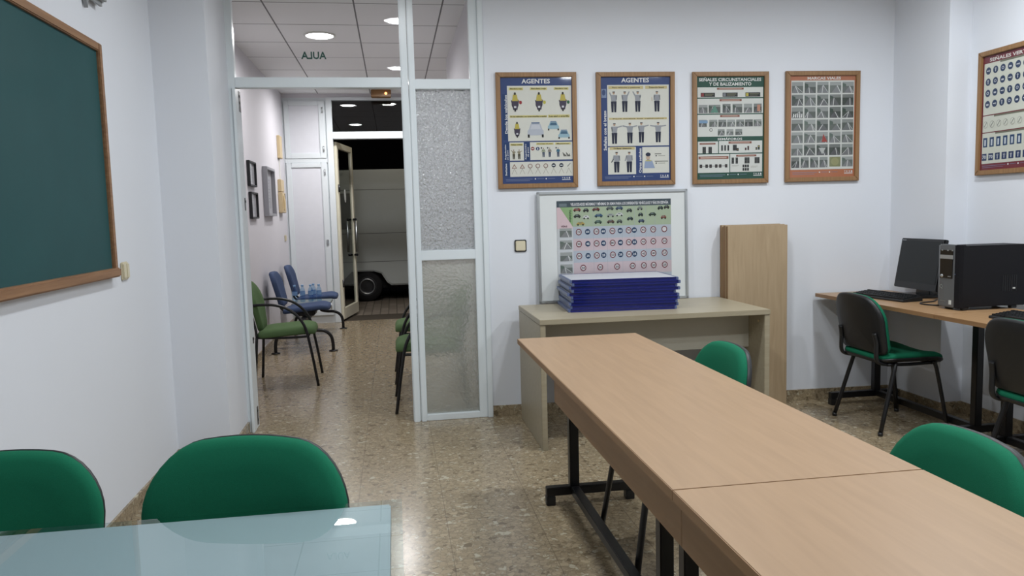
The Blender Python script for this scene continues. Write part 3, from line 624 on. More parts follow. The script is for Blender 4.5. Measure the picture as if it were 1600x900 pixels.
# ------------------------------------------------------------------ trestle based tables
TZ = .755
def trestle(parent, xc, y, w_, px, blocks=.045):
    """one end frame: post, foot bar across X and two foot blocks; all painted steel"""
    f = MB()
    f.box((xc - w_ / 2, y - .02, .045), (xc + w_ / 2, y + .02, .085), M_metal, .003)
    f.box((px - .022, y - .022, .083), (px + .022, y + .022, TZ - .03), M_metal, .003)
    f.box((px - .07, y - .02, TZ - .045), (px + .07, y + .02, TZ - .028), M_metal, .003)
    f.build('end_frame', parent)
    for s_ in (-1, 1):
        x = xc + s_ * (w_ / 2 - .02)
        MB().box((x - .021, y - .022, 0), (x + .021, y + .022, .0445), M_black, .003).build('foot', parent)
def long_table(label, x0, x1, y0, y1, ty0, ty1, px, apron=None, edge='left', group=None):
    t = thing('long_table', label, 'table', ((x0 + x1) / 2, (y0 + y1) / 2, 0), 0, group)
    ox, oy = (x0 + x1) / 2, (y0 + y1) / 2
    tp = MB(); tp.box((x0 - ox, y0 - oy, TZ - .024), (x1 - ox, y1 - oy, TZ), M_beech, .0015)
    tp.build('tabletop', t)
    eb = MB()
    eb.box((x0 - ox - .0012, y0 - oy, TZ - .0235), (x0 - ox - .0002, y1 - oy, TZ - .001), M_beech_edge)
    eb.build('edge_banding', t, label='darker wood edge strip')
    for y in (ty0, ty1): trestle(t, 0, y - oy, .42, px - ox)
    MB().box((px - ox - .02, ty0 - oy + .0225, .05), (px - ox + .02, ty1 - oy - .0225, .088), M_metal, .003).build('floor_rail', t)
    if apron:
        MB().box((apron[0] - ox, apron[1] - oy, TZ - .13), (apron[0] - ox + .018, apron[2] - oy, TZ - .0245), M_beech_edge, .001).build('apron', t)
    return t
long_table('beech-topped black steel table nearer the pale desk, far half of the long row', .567, 1.157, 1.517, 3.59, 2.17, 3.39, .785, (.587, 1.517, 2.84), group='long tables in the middle')
long_table('beech-topped black steel table nearest the camera, continuing the long row', .567, 1.157, -.60, 1.5145, -.3, 1.975, .785, (.587, -.5, 1.5165), group='long tables in the middle')
# computer benches along the right wall
def pc_table(label, x0, x1, y0, y1, ty0, ty1, px, cut=None):
    t = thing('computer_desk', label, 'desk', (x0, y0, 0), 0, 'computer desks')
    pts = [(0, 0), (x1 - x0, 0), (x1 - x0, y1 - y0), (0, y1 - y0)]
    MB().prism(pts, TZ - .024, TZ, wood('beech_laminate_desk', (156, 122, 86), (168, 134, 98), 'Y', .35) if 'pd' not in MC else MC['pd'], 'xy', bev=.001).build('tabletop', t)
    MB().box((-.0012, 0, TZ - .0235), (-.0002, y1 - y0, TZ - .001), M_beech_edge).build('edge_banding', t, label='darker wood edge strip')
    for y in (ty0, ty1): trestle(t, .285, y - y0, .5, px - x0)
    MB().box((px - x0 - .02, ty0 - y0 + .0225, .05), (px - x0 + .02, ty1 - y0 - .0225, .088), M_metal, .003).build('floor_rail', t)
    return t
pc_table('beech computer desk with the monitor and tower, in the far right corner', 2.865, 3.412, 3.70, 4.878, 3.82, 4.74, 3.24)
pc_table('beech computer desk running out of the right edge of the photo', 2.865, 3.412, 2.2, 3.697, 2.4, 3.60, 3.24)

# ------------------------------------------------------------------ glass topped table, bottom left
t = thing('glass_table', 'pale blue table covered with a glass sheet in the left foreground', 'table', (-.9, 1.05, 0))
M_gt = mat('pale_blue_laminate', (162, 172, 177), .35, var=.02)
MB().box((-.32, -.45, .70), (.870, .567, .737), M_gt, .003).build('tabletop', t)
gl = mat('glass_sheet', (158, 180, 184), .02, var=.01, coat=1., spec=.9)
mg = glass_clear('glass_sheet_clear', (.93, .97, .97), 1.65)
MB().box((-.33, -.46, .7385), (.894, .569, .745), mg, .001).build('glass_top', t)
for x in (-.30, .82):
    for y in (-.4, .49): MB().box((x - .025, y - .025, 0), (x + .025, y + .025, .70), M_metal, .003).build('leg', t)

# ------------------------------------------------------------------ classroom chair (front is local +Y)
def outline(w_, z0, z1, rt_, rb, taper=0., arch=.0, n=8):
    """rounded rectangle, symmetric; top radius rt_, bottom radius rb, bottom narrower by taper"""
    P = []
    def arc(cx, cz, r, a0, a1):
        for k in range(n + 1):
            a = a0 + (a1 - a0) * k / n; P.append((cx + r * math.cos(a), cz + r * math.sin(a)))
    h = w_ / 2
    arc(h - rt_, z1 - rt_, rt_, 0, PI / 2)
    for k in range(1, 6): P.append(((h - rt_) * (1 - k / 3), z1))
    arc(-h + rt_, z1 - rt_, rt_, PI / 2, PI)
    arc(-h + rb + taper, z0 + rb, rb, PI, 1.5 * PI); arc(h - rb - taper, z0 + rb, rb, 1.5 * PI, 2 * PI)
    return [(x, z + arch * (1 - (x / h) ** 2) * (1 if z > (z0 + z1) / 2 else 0)) for x, z in P]
def pad(pts, prof, m, warp, plane):
    """closed cushion: rings of the outline scaled by s at depth d (list of (s, d)), capped; warp(u, v, d) -> xyz"""
    cu = sum(p[0] for p in pts) / len(pts); cv = sum(p[1] for p in pts) / len(pts); n = len(pts); vs = []; fs = []
    full = []
    s0, d0 = prof[0]; full += [(s0 * q, d0) for q in (.0, .35, .7)]; full += prof; s1, d1 = prof[-1]; full += [(s1 * q, d1) for q in (.7, .35, .0)]
    for s_, d in full:
        for u, v in pts: vs.append(warp(cu + (u - cu) * s_, cv + (v - cv) * s_, d))
    for i in range(len(full) - 1):
        for k in range(n):
            k2 = (k + 1) % n; fs.append((i * n + k, i * n + k2, (i + 1) * n + k2, (i + 1) * n + k))
    return MB().add(vs, fs, m, True)
def make_chair(label):
    t = thing('classroom_chair', label, 'chair')
    bo = outline(.46, .468, .795, .12, .05, .008, .03)
    def wb(u, v, d): return Vector((u, -.205 - (v - .5) * .20 + 1.0 * u * u * .55 + d, v))
    pad(bo, [(.985, .0), (1.0, .006), (.995, .016), (.97, .026), (.90, .034)], M_green, wb, 0).build('backrest_cushion', t)
    pad(bo, [(.93, -.020), (.98, -.016), (1.0, -.005), (1.0, .002), (.98, .003)], M_black, wb, 0).build('backrest_shell', t)
    so_ = [(x, y) for x, y in outline(.465, -.205, .215, .09, .08, .01)]
    def ws(u, v, d): return Vector((u, v, .437 + d - .9 * max(0, v - .08) ** 2 * 1.6 - .10 * max(0, .05 - v) ** 2 + .35 * u * u))
    pad(so_, [(.97, -.004), (1.0, .004), (.995, .014), (.97, .024), (.88, .032)], M_green, ws, 0).build('seat_cushion', t)
    pad(so_, [(.86, -.024), (.96, -.02), (1.01, -.006), (1.01, .002), (.97, .0)], M_black, ws, 0).build('seat_shell', t)
    fr = MB()
    for s_ in (-1, 1):
        fr.tube([(s_ * .19, .16, .412), (s_ * .19, .0, .408), (s_ * .19, -.16, .412)], .010, M_metal)
    fr.tube([(-.19, .13, .408), (.19, .13, .408)], .009, M_metal); fr.tube([(-.19, -.13, .408), (.19, -.13, .408)], .009, M_metal)
    fr.build('seat_frame', t)
    for s_ in (-1, 1):
        MB().tube([(s_ * .196, .125, .415), (s_ * .205, .15, .38), (s_ * .236, .21, .02)], .0115, M_metal, flat=1.25, sub=4).build('leg', t)
        MB().tube([(s_ * .196, -.11, .415), (s_ * .205, -.125, .38), (s_ * .236, -.225, .02)], .0115, M_metal, flat=1.25, sub=4).build('leg', t)
        for y in (.212, -.227): MB().lathe([(0, 0), (.014, 0), (.014, .022), (0, .022)], M_black, 12, (s_ * .2365, y, 0)).build('foot_cap', t)
        MB().tube([(s_ * .17, -.09, .405), (s_ * .176, -.19, .418), (s_ * .178, -.222, .45), (s_ * .178, -.224, .54), (s_ * .172, -.236, .60)], .010, M_black, flat=1.8).build('back_bracket', t)
    return t
ch = make_chair('green and black chair at the far right computer desk, seen from behind under the monitor')
ch.location = (3.0, 4.24, 0); ch.rotation_euler = (0, 0, -PI / 2); ch['group'] = 'green classroom chairs'
dup(ch, (3.0, 3.0, 0), -PI / 2 - .03, 'green chair with black back cut off by the right edge of the photo')
dup(ch, (1.03, 2.80, 0), PI / 2 - .0, 'green chair tucked under the long table, beside the pale desk')
dup(ch, (1.035, 1.54, 0), PI / 2 - .04, 'green chair tucked under the near part of the long table, right side')
o = dup(ch, (-.388, 1.495, 0), PI - .20, 'green chair behind the glass-topped table, nearer the doorway'); o.scale = (1, 1, 1.055)
dup(ch, (-.925, 1.66, 0), PI + .03, 'green chair behind the glass-topped table, at the left edge of the photo')

# ------------------------------------------------------------------ pale desk against the back wall
t = thing('office_desk', 'pale maple desk with side panels holding the blue frames, against the back wall', 'desk', (0, 0, 0))
DX0, DX1, DY0, DY1, DZ = .79, 2.175, 4.185, 4.925, .755
t.location = (DX0, DY0, 0)
MB().box((0, 0, DZ - .03), (DX1 - DX0, DY1 - DY0, DZ), M_desk, .002).build('desktop', t)
for x in (0.002, DX1 - DX0 - .032 - .002): MB().box((x, .004, 0), (x + .032, DY1 - DY0 - .004, DZ - .0305), M_desk, .002).build('side_panel', t)
MB().box((.0345, .21, .50), (DX1 - DX0 - .0345, .226, DZ - .0305), M_desk_panel, .001).build('modesty_panel', t)
MB().lathe([(0, 0), (.008, 0), (.008, .003), (0, .003)], M_beige, 12, (DX1 - DX0 - .0345 - .003, .08, .68), 'x').build('screw_cap', t)

# ------------------------------------------------------------------ stack of blue poster frames
def blue_frame(i):
    W_, D_, T_ = .665, .475, .0192
    t = thing('blue_poster_frame', '', 'frame', group='blue frames stacked on the pale desk')
    # moulded rim with an overhanging lip above and below, leaving a channel on the outside
    for a, b_ in (((-W_ / 2, -D_ / 2), (W_ / 2, -D_ / 2 + .014)), ((-W_ / 2, D_ / 2 - .014), (W_ / 2, D_ / 2))):
        s_ = 1 if a[1] < 0 else -1; yo = a[1] if s_ > 0 else b_[1]
        def Y(v): return yo + s_ * v
        MB().prism([(Y(0), 0), (Y(.014), 0), (Y(.014), T_ - .0002), (Y(0), T_ - .0002), (Y(0), T_ - .0045), (Y(.004), T_ - .006), (Y(.004), .006), (Y(0), .0045)], -W_ / 2 + .0142, W_ / 2 - .0142, M_bluepl, 'yz').build('rim_bar', t)
    for s_ in (-1, 1):
        x = s_ * W_ / 2
        MB().box((min(x, x - s_ * .014), -D_ / 2 + .002, 0), (max(x, x - s_ * .014), D_ / 2 - .002, T_ - .0002), M_bluelight, .002).build('end_channel', t, label='lighter blue end channel')
    MB().box((-W_ / 2 + .012, -D_ / 2 + .012, .005), (W_ / 2 - .012, D_ / 2 - .012, T_ - .0016), M_paper).build('sheet', t)
    return t
fr0 = blue_frame(0); NF = 10
offs = [(-.010, -.004, .0), (.004, .006, .004), (-.002, .002, -.004), (.010, .0, .002), (.006, -.003, .006), (-.012, .004, -.002), (.012, -.004, .003), (-.003, .003, .0), (.015, -.003, .004), (.003, .0, .0)]
words = ['bottom', 'second from the bottom', 'third from the bottom', 'fourth from the bottom', 'fifth from the bottom', 'fifth from the top', 'fourth from the top', 'third from the top', 'second from the top', 'topmost']
for i in range(NF):
    o = fr0 if i == 0 else dup(fr0)
    dx, dy, da = offs[i]
    o.location = (1.375 + dx, 4.662 + dy, DZ + .0005 + i * .0195); o.rotation_euler = (0, 0, -.075 + da)
    o['label'] = 'blue plastic poster frame in the stack on the desk, ' + words[i] + (', showing its white sheet' if i == NF - 1 else '')

# ------------------------------------------------------------------ boards leaning behind the desk
for i in range(4):
    h = (1.236, 1.24, 1.232, 1.242)[i]; wd = .418; x0 = 2.193 + (0, -.004, -.001, -.003)[i]
    t = thing('wooden_board', ['pale board at the front of the upright boards beside the desk', 'second upright board behind the front one, its edge showing', 'third upright board from the front, its edge showing', 'upright board closest to the wall behind the pale desk'][i], 'board',
              (x0, 4.805 + i * .0305 - x0 * 0, .0), -.035, 'boards leaning on the wall')
    t.rotation_euler = (-.004, 0, -.03)
    MB().box((0, 0, 0), (wd, .027, h), M_plank, .0015).build('panel', t)
    MB().box((-.0014, .001, .001), (-.0002, .026, h - .001), M_plank_edge).build('raw_edge', t, label='darker raw edge')

# ------------------------------------------------------------------ computer
t = thing('computer_monitor', 'black flat monitor standing in the corner of the computer desk', 'monitor', (3.32, 4.445, TZ), -PI / 2 - .02)
# local: faces -Y after rz=-90 => faces -X
rot = Matrix.Translation((0, -.0, .213)) @ Matrix.Rotation(-.17, 4, 'X')
M_scr = mat('dark_screen', (24, 27, 28), .35, var=.02, spec=.35); M_bez = mat('glossy_black_bezel', (14, 14, 16), .22)
MB().box((-.207, .0, -.163), (.207, .03, .163), M_bez, .004, rot).build('bezel', t)
MB().box((-.19, -.0015, -.122), (.19, .002, .146), M_scr, .0, rot).build('screen', t)
MB().box((-.12, .025, -.1), (.12, .055, .1), M_black, .01, rot).build('rear_housing', t)
vs, fs = text_mesh('BenQ'); MB().add([rot @ Vector((-.192 + u * .034, -.0012, .146 + v * .008)) for u, v in vs], fs, M_chrome).build('badge', t)
MB().prism([(-.07, 0.015), (.07, .015), (.05, .12), (-.05, .12)], .035, .055, M_bez, 'xz', bev=.003).build('neck', t)
MB().prism([(-.11, -.07), (.11, -.07), (.09, .085), (-.09, .085)], .0, .02, M_bez, 'xy', bev=.004).build('base', t)
def keyboard(label, loc, rz):
    t = thing('keyboard', label, 'keyboard', loc, rz, 'keyboards on the computer desk')
    MB().prism([(-.075, 0), (.075, 0), (.075, .026), (.06, .03), (-.07, .014), (-.075, .01)], -.225, .225, M_black, 'yz', bev=.002).build('case', t)
    k = MB()
    for r_ in range(6):
        y = .058 - r_ * .0215 - (.006 if r_ else 0)
        for q in range(22):
            x = -.216 + q * .0193 + (.003 if q > 14 else 0) + (.003 if q > 17 else 0)
            if r_ == 5 and 3 < q < 11: continue
            z = .014 + (y + .07) * .115
            k.box((x, y - .009, z - .002), (x + .017, y + .009, z + .008), M_black, .002)
        if r_ == 5: k.box((-.213 + 4 * .0195, y - .009, z - .002), (-.213 + 10.8 * .0195, y + .009, z + .008), M_black, .002)
    k.build('keys', t)
    return t
keyboard('black keyboard in front of the monitor', (3.09, 4.44, TZ + .0005), -PI / 2 + .14)
keyboard('black keyboard at the right edge of the photo, beside the tower', (3.10, 3.27, TZ + .0005), -PI / 2 + .05)
# tower: front faces -X
t = thing('computer_tower', 'black computer tower with a grey front standing on the desk', 'computer', (3.065, 3.765, TZ))
TW, TD, TH = .18, .42, .365
M_case = mat('black_steel_case', (15, 15, 20), .5, var=.05, spec=.25); M_front = mat('gunmetal_plastic', (92, 94, 96), .35); M_gloss = mat('gloss_black_plastic', (12, 12, 14), .12)
MB().box((.035, .004, .018), (TD, TW - .004, TH - .006), M_case, .004).build('case', t)
# profile of the front bezel seen from above: convex
pr = [(.04, .0405), (.001, .0405), (0, .06), (0, TW - .06), (.003, TW - .02), (.012, TW), (.04, TW)]
MB().prism([(.04, .0), (.022, .0), (.008, .012), (.0015, .04), (.04, .04)], .012, TH, M_case, 'xy', bev=.004).build('side_cheek', t)
MB().prism(pr, .012, TH, M_front, 'xy', bev=.006, smooth=False).build('front_bezel', t)
fm = MB(); fm.box((-.003, .042, .165), (.02, TW - .018, TH - .02), M_gloss, .012); fm.build('drive_panel', t)
MB().box((-.0055, .048, .285), (.0, TW - .03, .307), MB and M_chrome, .001).build('disc_tray', t)
MB().lathe([(0, -.007), (.009, -.006), (.010, -.002)], M_chrome, 20, (0, TW - .045, .188), 'x').build('power_button', t)
pb = MB()
for y in (.05, .085, .13): pb.box((-.0045, y, .330), (-.002, y + .01, .336), M_chrome)
for y in (.065, .078): pb.box((-.0045, y, .184), (-.002, y + .007, .190), M_chrome)
pb.box((-.0045, .03, .2), (-.002, .034, .204), M_bluelight); pb.build('indicator', t)
vs, fs = text_mesh('Q'); MB().add([(-.0012, TW - .028 - u * .026, .113 + v * .026) for u, v in vs], fs, M_chrome).build('emblem', t)
vs, fs = text_mesh('PRESARIO'); MB().add([(-.0012, TW - .035 - u * .045, .044 + v * .005) for u, v in vs], fs, M_chrome).build('lettering', t)
MB().box((-.0012, .058, .03), (-.0002, .078, .054), mat('pale_sticker', (206, 210, 206), .4)).build('sticker', t)
for x in (.06, .36):
    for y in (.03, .15): MB().box((x - .02, y - .012, 0), (x + .02, y + .012, .018), M_black, .003).build('foot', t)
vt = MB()
for i in range(7): vt.box((.27 + i * .014, .0032, .10), (.275 + i * .014, .0048, .19), M_gloss)
vt.build('side_vent', t)
MB().box((.335, .002, .112), (.35, .0042, .12), mat('pale_sticker', (206, 210, 206), .4)).build('side_label', t)
cb = MB(); cb.tube([(3.30, 4.24, TZ + .0045), (3.22, 4.17, TZ + .0045), (3.12, 4.14, TZ + .0045), (3.08, 4.08, TZ + .0045), (3.11, 4.01, TZ + .0045), (3.19, 4.0, TZ + .0045), (3.24, 4.06, TZ + .0045)], .004, M_black, sub=8)
tag(cb.build('cable'), 'thin dark cable looping on the desk between keyboard and tower', 'cable')

# ------------------------------------------------------------------ hall: pictures and boxes on the left wall
def hall_picture(name, label, y0, y1, z0, z1, fw_, mf, dep, group=None):
    W_, H_ = y1 - y0, z1 - z0
    c = Canvas(0, 0, 100, 140, W_ - 2 * fw_ + .01, H_ - 2 * fw_ + .01)
    c.rect(0, 0, 100, 140, (214, 214, 220), 0); c.rect(16, 18, 84, 122, (196, 198, 206), 1)
    for k in range(8): c.rect(24, 30 + k * 10, 76 - (k % 3) * 8, 32 + k * 10, (150, 152, 160), 2)
    framed(name, label, c, (HX + .001, (y0 + y1) / 2, (z0 + z1) / 2), PI / 2, W_, H_, fw_, mf, dep, group, 'picture')
M_blk = mat('black_frame', (22, 22, 26), .4); M_gry = mat('grey_frame', (150, 150, 156), .4)
hall_picture('framed_certificate', 'upper small black-framed picture on the hall wall', 7.55, 7.91, 1.683, 1.925, .018, M_blk, .03, 'small black frames')
hall_picture('framed_certificate', 'lower small black-framed picture on the hall wall', 7.57, 7.93, 1.375, 1.63, .018, M_blk, .03, 'small black frames')
hall_picture('framed_notice', 'tall grey-framed picture on the hall wall right of the black frames', 8.42, 8.98, 1.40, 1.925, .03, M_gry, .05)
t = thing('cable_cover', 'narrow cream box high on the hall wall', 'box', (HX, 9.70, 2.1)); MB().box((0, -.10, 0), (.035, .10, .27), M_beige, .004).build('cover', t)
MB().box((.0, -.01, -.25), (.012, .01, -.0), M_white, .002).build('cable_duct', t)
t = thing('intercom', 'cream wall intercom handset box on the hall wall', 'intercom', (HX, 9.62, 1.44)); MB().box((0, -.14, 0), (.05, .14, .25), M_beige, .008).build('housing', t)
MB().box((.0, -.13, .255), (.04, .13, .40), M_beige, .006).build('junction_box', t); MB().tube([(.052, -.06, .03), (.06, -.06, .12), (.052, -.06, .22)], .012, M_beige).build('handset', t)
MB().box((.05, .03, .17), (.056, .07, .23), M_darkmetal).build('call_button', t)
t = switch('light_switch', 'small white switch low on the hall wall beside the white door', (HX + .0005, 9.88, 1.13), PI / 2, 2, .05, .08)

# ------------------------------------------------------------------ entrance: white panels, frame, open glass door
dr = bpy.data.objects.new('door_1', None); COL.objects.link(dr); struct(dr, 'white street entrance frame with dark transom window', 'door')
f = MB(); Yd0, Yd1 = YE - .03, YE + .07
def fb(x0, x1, z0, z1, y0=Yd0, y1=Yd1): f.box((x0, y0, z0), (x1, y1, z1), M_alu, .004)
fb(-.80, -.725, 0, 2.90); fb(.20, .28, 0, 2.90); fb(-.725, .20, 2.375, 2.465); fb(-.725, .20, 2.865, 2.90)
f.build('frame', dr)
MB().add([(-.725, YE + .02, 2.465), (.2, YE + .02, 2.465), (.2, YE + .02, 2.865), (-.725, YE + .02, 2.865)], [(0, 1, 2, 3)], M_nightglass).build('transom_pane', dr)
# closed white cupboard doors left of the entrance
for nm, lb, z0, z1 in (('door_2', 'tall closed white panel door left of the entrance', .10, 2.075), ('door_3', 'upper white panel door above the tall one', 2.13, 2.86)):
    d = bpy.data.objects.new(nm, None); COL.objects.link(d); d.location = (-1.07, YE, 0); struct(d, lb, 'door')
    x0, x1 = -.255, .255; yy = -.03
    q = MB(); q.box((x0, yy, z0), (x0 + .065, .0, z1), M_alu, .006); q.box((x1 - .075, yy, z0), (x1, .0, z1), M_alu, .006)
    q.box((x0 + .065, yy, z1 - .06), (x1 - .075, .0, z1), M_alu, .006); q.box((x0 + .065, yy, z0), (x1 - .075, .0, z0 + .07), M_alu, .006); q.build('door_frame', d)
    MB().box((x0 + .06, -.012, z0 + .06), (x1 - .07, -.002, z1 - .05), mat('white_panel', (222, 224, 230), .4), .0).build('panel', d)
    for z in (z0 + .12, z1 - .12):
        MB().lathe([(0, -.035), (.009, -.035), (.009, .035), (0, .035)], M_chrome, 10, (x1 - .03, yy - .008, z)).build('hinge', d)
    if nm == 'door_2':
        MB().box((x1 - .05, yy - .012, 1.02), (x1 - .02, yy, 1.09), M_chrome, .003).build('lock', d)
fr_ = MB(); fr_.box((HX, YE - .012, 0), (-1.335, YE + .05, 2.90), M_alu); fr_.box((-1.335, YE, .0), (-.80, YE + .05, 2.90), M_alu); fr_.box((-1.335, YE - .02, 2.075), (-.80, YE, 2.13), M_alu, .004)
struct(fr_.build('trim_1'), 'white surround of the panel doors', 'trim')
# open glass leaf, hinged at the left jamb and swung outwards
ang = math.radians(80)
d = bpy.data.objects.new('door_4', None); COL.objects.link(d); d.location = (-.712, YE + .09, 0); d.rotation_euler = (0, 0, ang); struct(d, 'open white glass street door with bar handles', 'door')
M_leaf = mat('streetlit_white_aluminium', (234, 229, 208), .35)  # white leaf, with the warm street light tinted into its base colour
LW = .88; q = MB()
q.box((0, -.02, .02), (.07, .02, 2.35), M_leaf, .004); q.box((LW - .075, -.02, .02), (LW, .02, 2.35), M_leaf, .004); q.box((.07, -.02, 2.27), (LW - .075, .02, 2.35), M_leaf, .004); q.box((.07, -.02, .02), (LW - .075, .02, .17), M_leaf, .004)
q.build('leaf_frame', d)
mb = MB(); mb.add([(.07, 0, .17), (LW - .075, 0, .17), (LW - .075, 0, 2.27), (.07, 0, 2.27)], [(0, 1, 2, 3)], glass_clear('door_glass', (.55, .58, .56), 1.5)); mb.build('pane', d)
for s_ in (-1, 1):
    hb = MB(); hb.tube([(LW - .13, s_ * .06, .88), (LW - .13, s_ * .06, 1.32)], .017, M_chrome, 14, False); hb.build('bar_handle', d)
    for z in (.84, 1.34): MB().tube([(LW - .13, s_ * .06, z), (LW - .09, s_ * .02, z)], .017, M_black, 10, False).build('handle_mount', d)
for z in (.5, 1.75): MB().lathe([(0, -.05), (.012, -.05), (.012, .05), (0, .05)], M_darkmetal, 10, (0, -.03, z)).build('hinge', d)
MB().prism([(.43 + .05 * math.cos(a / 12 * 2 * PI), 1.66 + .09 * math.sin(a / 12 * 2 * PI)) for a in range(12)], -.003, -.001, mat('pale_sticker', (206, 210, 206), .4), 'xz').build('sticker', d)
t = thing('emergency_light', 'brown box with a small warm lamp on the hall ceiling by the entrance', 'light', (-.09, 9.95, 2.95))
MB().box((-.125, -.08, -.085), (.125, .08, 0), mat('brown_plastic', (130, 92, 48), .4), .008).build('housing', t)
MB().lathe([(0, -.012), (.014, -.006), (.016, 0)], mat('warm_indicator', (255, 170, 90), .4, var=0, emit=((1, .45, .15), 3)), 14, (.06, -.083, -.05), 'y').build('indicator', t)

# ------------------------------------------------------------------ hall armchairs (front is local +Y)
def make_armchair(label):
    t = thing('armchair', label, 'chair', group='green hall armchairs')
    so_ = outline(.47, -.225, .235, .09, .07, .0)
    def ws(u, v, d): return Vector((u, v, .425 + d - 1.4 * max(0, v - .12) ** 2 + .06 * v))
    pad(so_, [(.90, -.012), (.985, -.006), (1.0, .006), (.99, .026), (.94, .044), (.82, .052)], M_olive, ws, 0).build('seat', t)
    bo = outline(.45, .44, .86, .20, .10, .05, 0)
    def wb(u, v, d): return Vector((u, -.215 - (v - .44) * .20 + .5 * u * u - .25 * max(0, v - .72) ** 2 + d, v))
    pad(bo, [(.93, -.014), (.99, -.008), (1.0, .006), (.98, .022), (.90, .034)], M_olive, wb, 0).build('backrest', t)
    for s_ in (-1, 1):
        MB().tube([(s_ * .265, .245, 0.0), (s_ * .262, .20, .30), (s_ * .258, .155, .50), (s_ * .252, .06, .62), (s_ * .248, -.06, .672), (s_ * .24, -.20, .68), (s_ * .215, -.275, .668)], .0115, M_metal, sub=7).build('armrest', t)
        MB().tube([(s_ * .225, -.255, 0.0), (s_ * .215, -.24, .2), (s_ * .205, -.225, .41)], .0115, M_metal).build('leg', t)
        MB().tube([(s_ * .205, -.225, .41), (s_ * .20, -.235, .5), (s_ * .198, -.285, .72)], .010, M_metal).build('back_bracket', t)
    fr = MB()
    for s_ in (-1, 1): fr.tube([(s_ * .205, -.225, .41), (s_ * .225, 0, .402), (s_ * .258, .19, .41)], .010, M_metal)
    fr.tube([(-.205, -.2, .408), (.205, -.2, .408)], .009, M_metal); fr.tube([(-.256, .18, .405), (.256, .18, .405)], .009, M_metal)
    fr.build('seat_frame', t)
    return t
ac = make_armchair('olive green armchair with black tube arms, alone against the left hall wall')
ac.location = (-.91, 6.57, 0); ac.rotation_euler = (0, 0, -PI / 2 + .03)
dup(ac, (.215, 5.50, 0), PI / 2, 'olive green armchair nearest the doorway on the right side of the hall')
dup(ac, (.215, 6.45, 0), PI / 2, 'olive green armchair behind the first one on the right side of the hall')

# ------------------------------------------------------------------ blue beam seating
t = thing('beam_bench', 'two blue seats on a black beam with a small table between, against the hall wall', 'bench', (-.95, 8.78, 0))
MB().box((-.03, -.95, .29), (.03, .95, .35), M_metal, .004).build('beam', t)
def bench_seat(y):
    so_ = outline(.45, -.24, .23, .08, .07, 0)
    def ws(u, v, d): return Vector((v + .02, y + u, .415 + d - 1.2 * max(0, v - .1) ** 2 + .09 * v + .3 * u * u))
    pad(so_, [(.9, -.02), (.98, -.014), (1.0, .004), (.98, .024), (.88, .034)], M_bluefab, ws, 0).build('seat', t)
    bo = outline(.44, .46, .81, .10, .06, .03, .01)
    def wb(u, v, d): return Vector((-.235 - (v - .47) * .26 + .5 * u * u + d, y + u, v))
    pad(bo, [(.9, -.03), (.98, -.022), (1.0, -.004), (.985, .014), (.9, .024)], M_bluefab, wb, 0).build('backrest', t)
    for s_ in (-1, 1): MB().tube([(.0, y + s_ * .1, .35), (-.12, y + s_ * .1, .385), (-.235, y + s_ * .1, .43), (-.27, y + s_ * .1, .56)], .012, M_metal).build('seat_bracket', t)
    MB().box((-.1, y - .12, .35), (.1, y + .12, .398), M_metal, .01).build('seat_mount', t)
bench_seat(-.50); bench_seat(.60)
MB().prism(outline(.48, -.22, .2, .04, .04, 0)[::-1] and [(v + .02, u + .06) for u, v in outline(.46, -.22, .2, .04, .04, 0)], .41, .432, mat('grey_green_laminate', (112, 120, 118), .4), 'xy', bev=.003).build('side_table_top', t)
MB().box((-.05, -.02, .35), (.05, .12, .409), M_metal, .005).build('table_mount', t)
for y in (-.81, .80):
    for s_ in (-1, 1):
        p = [(.0, y, .30), (s_ * .03, y, .245), (s_ * .10, y, .225), (s_ * .20, y, .215), (s_ * .265, y, .165), (s_ * .285, y, .09), (s_ * .287, y, .012)]
        if s_ > 0: MB().tube(p, .017, M_metal, sub=6).build('leg', t)
        else: MB().tube(p, .017, M_metal, sub=6).build('leg', t)
        MB().lathe([(0, 0), (.045, 0), (.045, .008), (.02, .014), (0, .014)], M_metal, 18, (s_ * .287, y, 0)).build('foot_plate', t)
# bottles on the little table
M_pet = glass_clear('clear_blue_plastic', (.72, .84, .95), 1.45); M_lab = mat('pale_blue_label', (120, 156, 200), .4); M_cap = mat('light_blue_cap', (130, 170, 210), .4)
t = thing('water_bottle', 'small clear water bottle on the bench table, nearest the wall', 'bottle', group='water bottles on the bench table')
MB().lathe([(0, 0), (.024, 0), (.029, .008), (.029, .05), (.027, .06), (.029, .07), (.029, .12), (.026, .14), (.013, .165), (.012, .175)], M_pet, 20).build('body', t)
MB().lathe([(.0295, .075), (.0295, .118)], M_lab, 20).build('bottle_label', t)
MB().lathe([(.0, .192), (.013, .192), (.0145, .188), (.0145, .174), (.0125, .172)], M_cap, 16).build('cap', t)
t.location = (-1.13, 8.83, .4325)
for (x, y, lb) in ((-1.045, 8.84, 'small clear water bottle on the bench table, second from the wall'), (-.955, 8.83, 'small clear water bottle on the bench table, third from the wall, front row'),
                   (-.865, 8.85, 'small clear water bottle on the bench table, nearest the aisle'), (-.935, 8.95, 'small clear water bottle behind the third one on the bench table')):
    dup(t, (x, y, .4325), None, lb)

